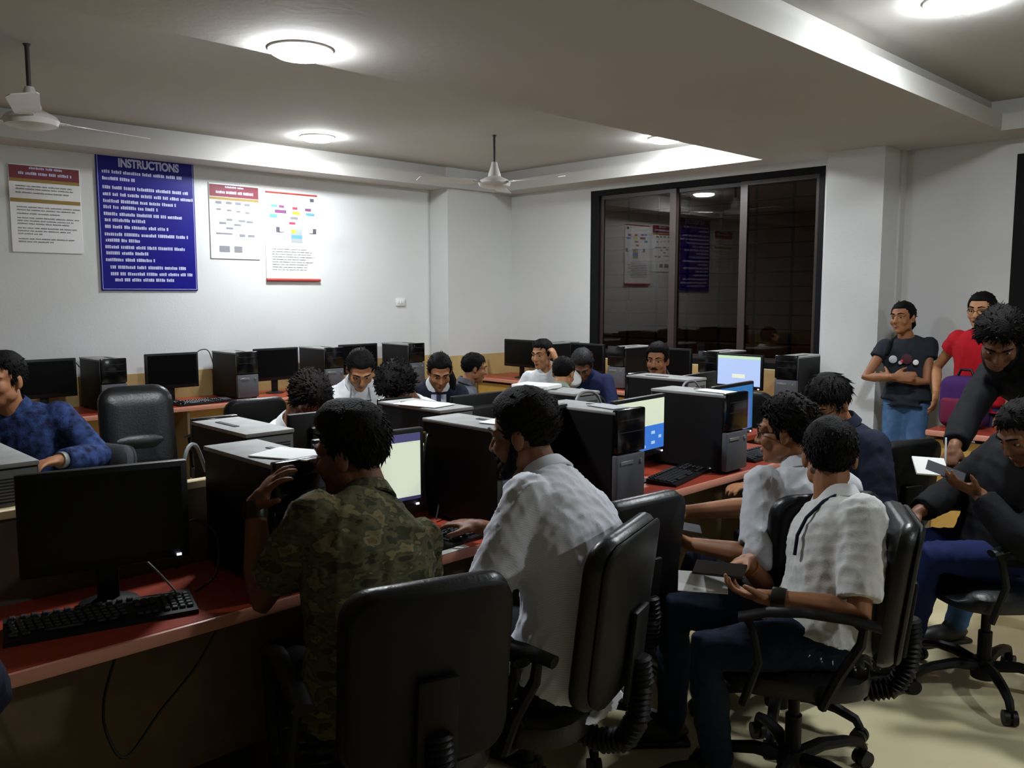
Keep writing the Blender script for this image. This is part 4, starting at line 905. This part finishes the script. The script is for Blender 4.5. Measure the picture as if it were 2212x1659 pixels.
person('small boy in grey top facing the window desk by the corner', (4.16, 4.74, .44), (4.21, 4.68, 1.035), -25, -30, (-28, -10, 0), .88, SK_MID, cloth('grey_top', (92, 94, 102)), 1.2, M_trouser, seed=24, L=dict(w=(4.5, 4.75, .7)), Rr=dict(w=(4.4, 4.5, .7)), hairst=dict(vol=.018, clump=260, len=.04, lift=.15))
person('student with dark mop of hair and white collar behind the raised hand', (2.10, 3.62, .50), (2.055, 3.42, 1.095), 262, 255, (258, -52, -6), 1.0, SK_DARK, W_SHIRT, 1.2, M_trouser, seed=25, hunch=.1, nb=(2.05, 3.54, .975), L=dict(w=(2.2, 3.1, .8)), Rr=dict(w=(1.9, 3.1, .8)), hairst=dict(vol=.024, top=.008, clump=560, len=.045, lift=.4, curl=.6, thick=.0065), hairm=M_hairb)
person('boy in white shirt holding his ear, looking aside', (4.82, 4.52, .47), (4.70, 4.455, 1.125), 214, 212, (188, -8, 0), .93, SK_LITE, W_SHIRT, 1.85, M_trouser, seed=26, girth=.92, L=dict(w=(4.72, 4.335, 1.085), fd=(-.05, .3, .75), pn=(-.1, .95, -.2), curl=.6, pole=(.3, -.6, -.8)), Rr=dict(w=(4.45, 4.5, .72)), hairst=dict(vol=.012, clump=220, len=.035, lift=.08, comb=(.5, .3, -.5)))
person('boy with bare neck seen from behind, next to the bowed grey-haired head', (4.30, 3.86, .45), (4.375, 3.945, 1.035), 30, 24, (20, -18, 0), .92, SK_LITE, cloth('pale_green_shirt', (150, 164, 150)), .8, M_trouser, seed=27, L=dict(w=(4.55, 4.1, .75)), Rr=dict(w=(4.62, 3.9, .75)), hairst=dict(vol=.012, clump=300, len=.022, lift=.3))
person('person in navy with greying hair bowing the head', (5.02, 4.28, .47), (4.85, 4.185, 1.05), 214, 214, (214, -42, 0), .95, SK_DARK, cloth('royal_navy', (26, 34, 70)), 1.9, M_trouser, seed=28, hunch=.1, L=dict(w=(4.75, 3.95, .72)), Rr=dict(w=(4.6, 4.1, .72)), hairst=dict(vol=.018, top=.006, clump=320, len=.03, lift=.3, curl=.6), hairm=M_hairg)
person('moustached man looking over the tower by the window', (5.22, 3.78, .48), (5.09, 3.675, 1.10), 212, 210, (200, -4, 0), .98, SK_MID, cloth('brown_shirt', (84, 74, 66)), 1.9, M_trouser, seed=29, moustache=True, L=dict(w=(5.0, 3.4, .72)), Rr=dict(w=(4.85, 3.6, .72)), hairst=dict(vol=.014, top=.012, clump=260, len=.04, lift=.12, comb=(.6, .2, -.2)))
person('person in navy sleeve mostly outside the picture at the near desk', (.10, 1.60, .56), (.14, 1.80, 1.17), 84, 84, (84, -8, 0), 1.0, SK_MID, M_navy, 1.8, M_denim, seed=30, L=dict(w=(-.05, 2.12, .80)), Rr=dict(w=(.40, 2.12, .80), fd=(.2, .9, 0), pole=(.3, -.3, -.8)), hairst=dict(clump=60))

# held and lap things
o = sheet((2.535, 1.72, .745), (.07, .15, 0), 40, 'dark phone in the hand of the man in glasses', 'phone', mat('phone_grey', (58, 60, 66), .3), (10, -10), .009)
def held(o, loc, normal, xd):
    n = V(normal).normalized(); x = V(xd); x = (x - n * x.dot(n)).normalized(); y = n.cross(x); o.rotation_mode = 'QUATERNION'; o.rotation_quaternion = Matrix((x, y, n)).transposed().to_quaternion(); o.location = loc
o = sheet((0, 0, 0), (.15, .085, 0), 0, 'white paper in the lap of the young man with the phone', m=M_paper, th=.003)
held(o, (2.215, 1.415, .695), UP * .85 - IF * .45 - IR * .1, IR * .9 - UP * .35)
o = sheet((0, 0, 0), (.155, .075, 0), 0, 'dark phone held over white paper by the young man', 'phone', M_blackg, (0, 0), .009)
held(o, (2.245, 1.375, .735), UP * .9 - IF * .2 - IR * .1, IR * .95 - IF * .35 - UP * .2)
o = sheet((0, 0, 0), (.12, .085, 0), 0, 'white writing pad held by the seated person in black', 'writing pad', M_paper, (0, 0), .008)
held(o, (3.395, 1.178, .922), UP * .75 - IF * .65, IR + UP * -.15)
o = sheet((0, 0, 0), (.14, .055, 0), 0, 'grey phone lying on the held writing pad', 'phone', mat('phone_grey', (58, 60, 66), .3), (0, 0), .008)
held(o, (3.415, 1.13, .905), UP * .75 - IF * .65, IR - IF * .3 - UP * .5)
thing('pen', MB().tube([(0, 0, 0), (.02, .01, .06), (.045, .02, .13)], [.002, .004, .004], 8), M_white, 'white pen in the bowed man\'s fist', 'pen', loc=(3.74, 1.235, .85))
r = empty('school_bag', (5.72, 1.80, .75)); b = MB(); b.rbox((0, 0, .16), (.2, .26, .32), .06, seg=4); b.build('bag_body', cloth('purple_bag', (66, 34, 92)), r)
MB().rbox((-.11, 0, .11), (.05, .2, .16), .02, seg=3).build('front_pocket', cloth('maroon_pocket', (110, 34, 62)), r); MB().tube([(0, -.05, .31), (0, -.03, .36), (0, .03, .36), (0, .05, .31)], .009, 8).build('handle', M_black, r)
tag(r, 'purple bag on the desk between the two standing women', 'bag')

# ------------------------------------------------------------------ evaluate the deferred meshes once
dg = bpy.context.evaluated_depsgraph_get(); dg.update()
done = []
for o, fn in FINAL: done.append((o, fn, bpy.data.meshes.new_from_object(o.evaluated_get(dg), preserve_all_data_layers=False, depsgraph=dg)))
for o, fn, me in done: fn(o, me)
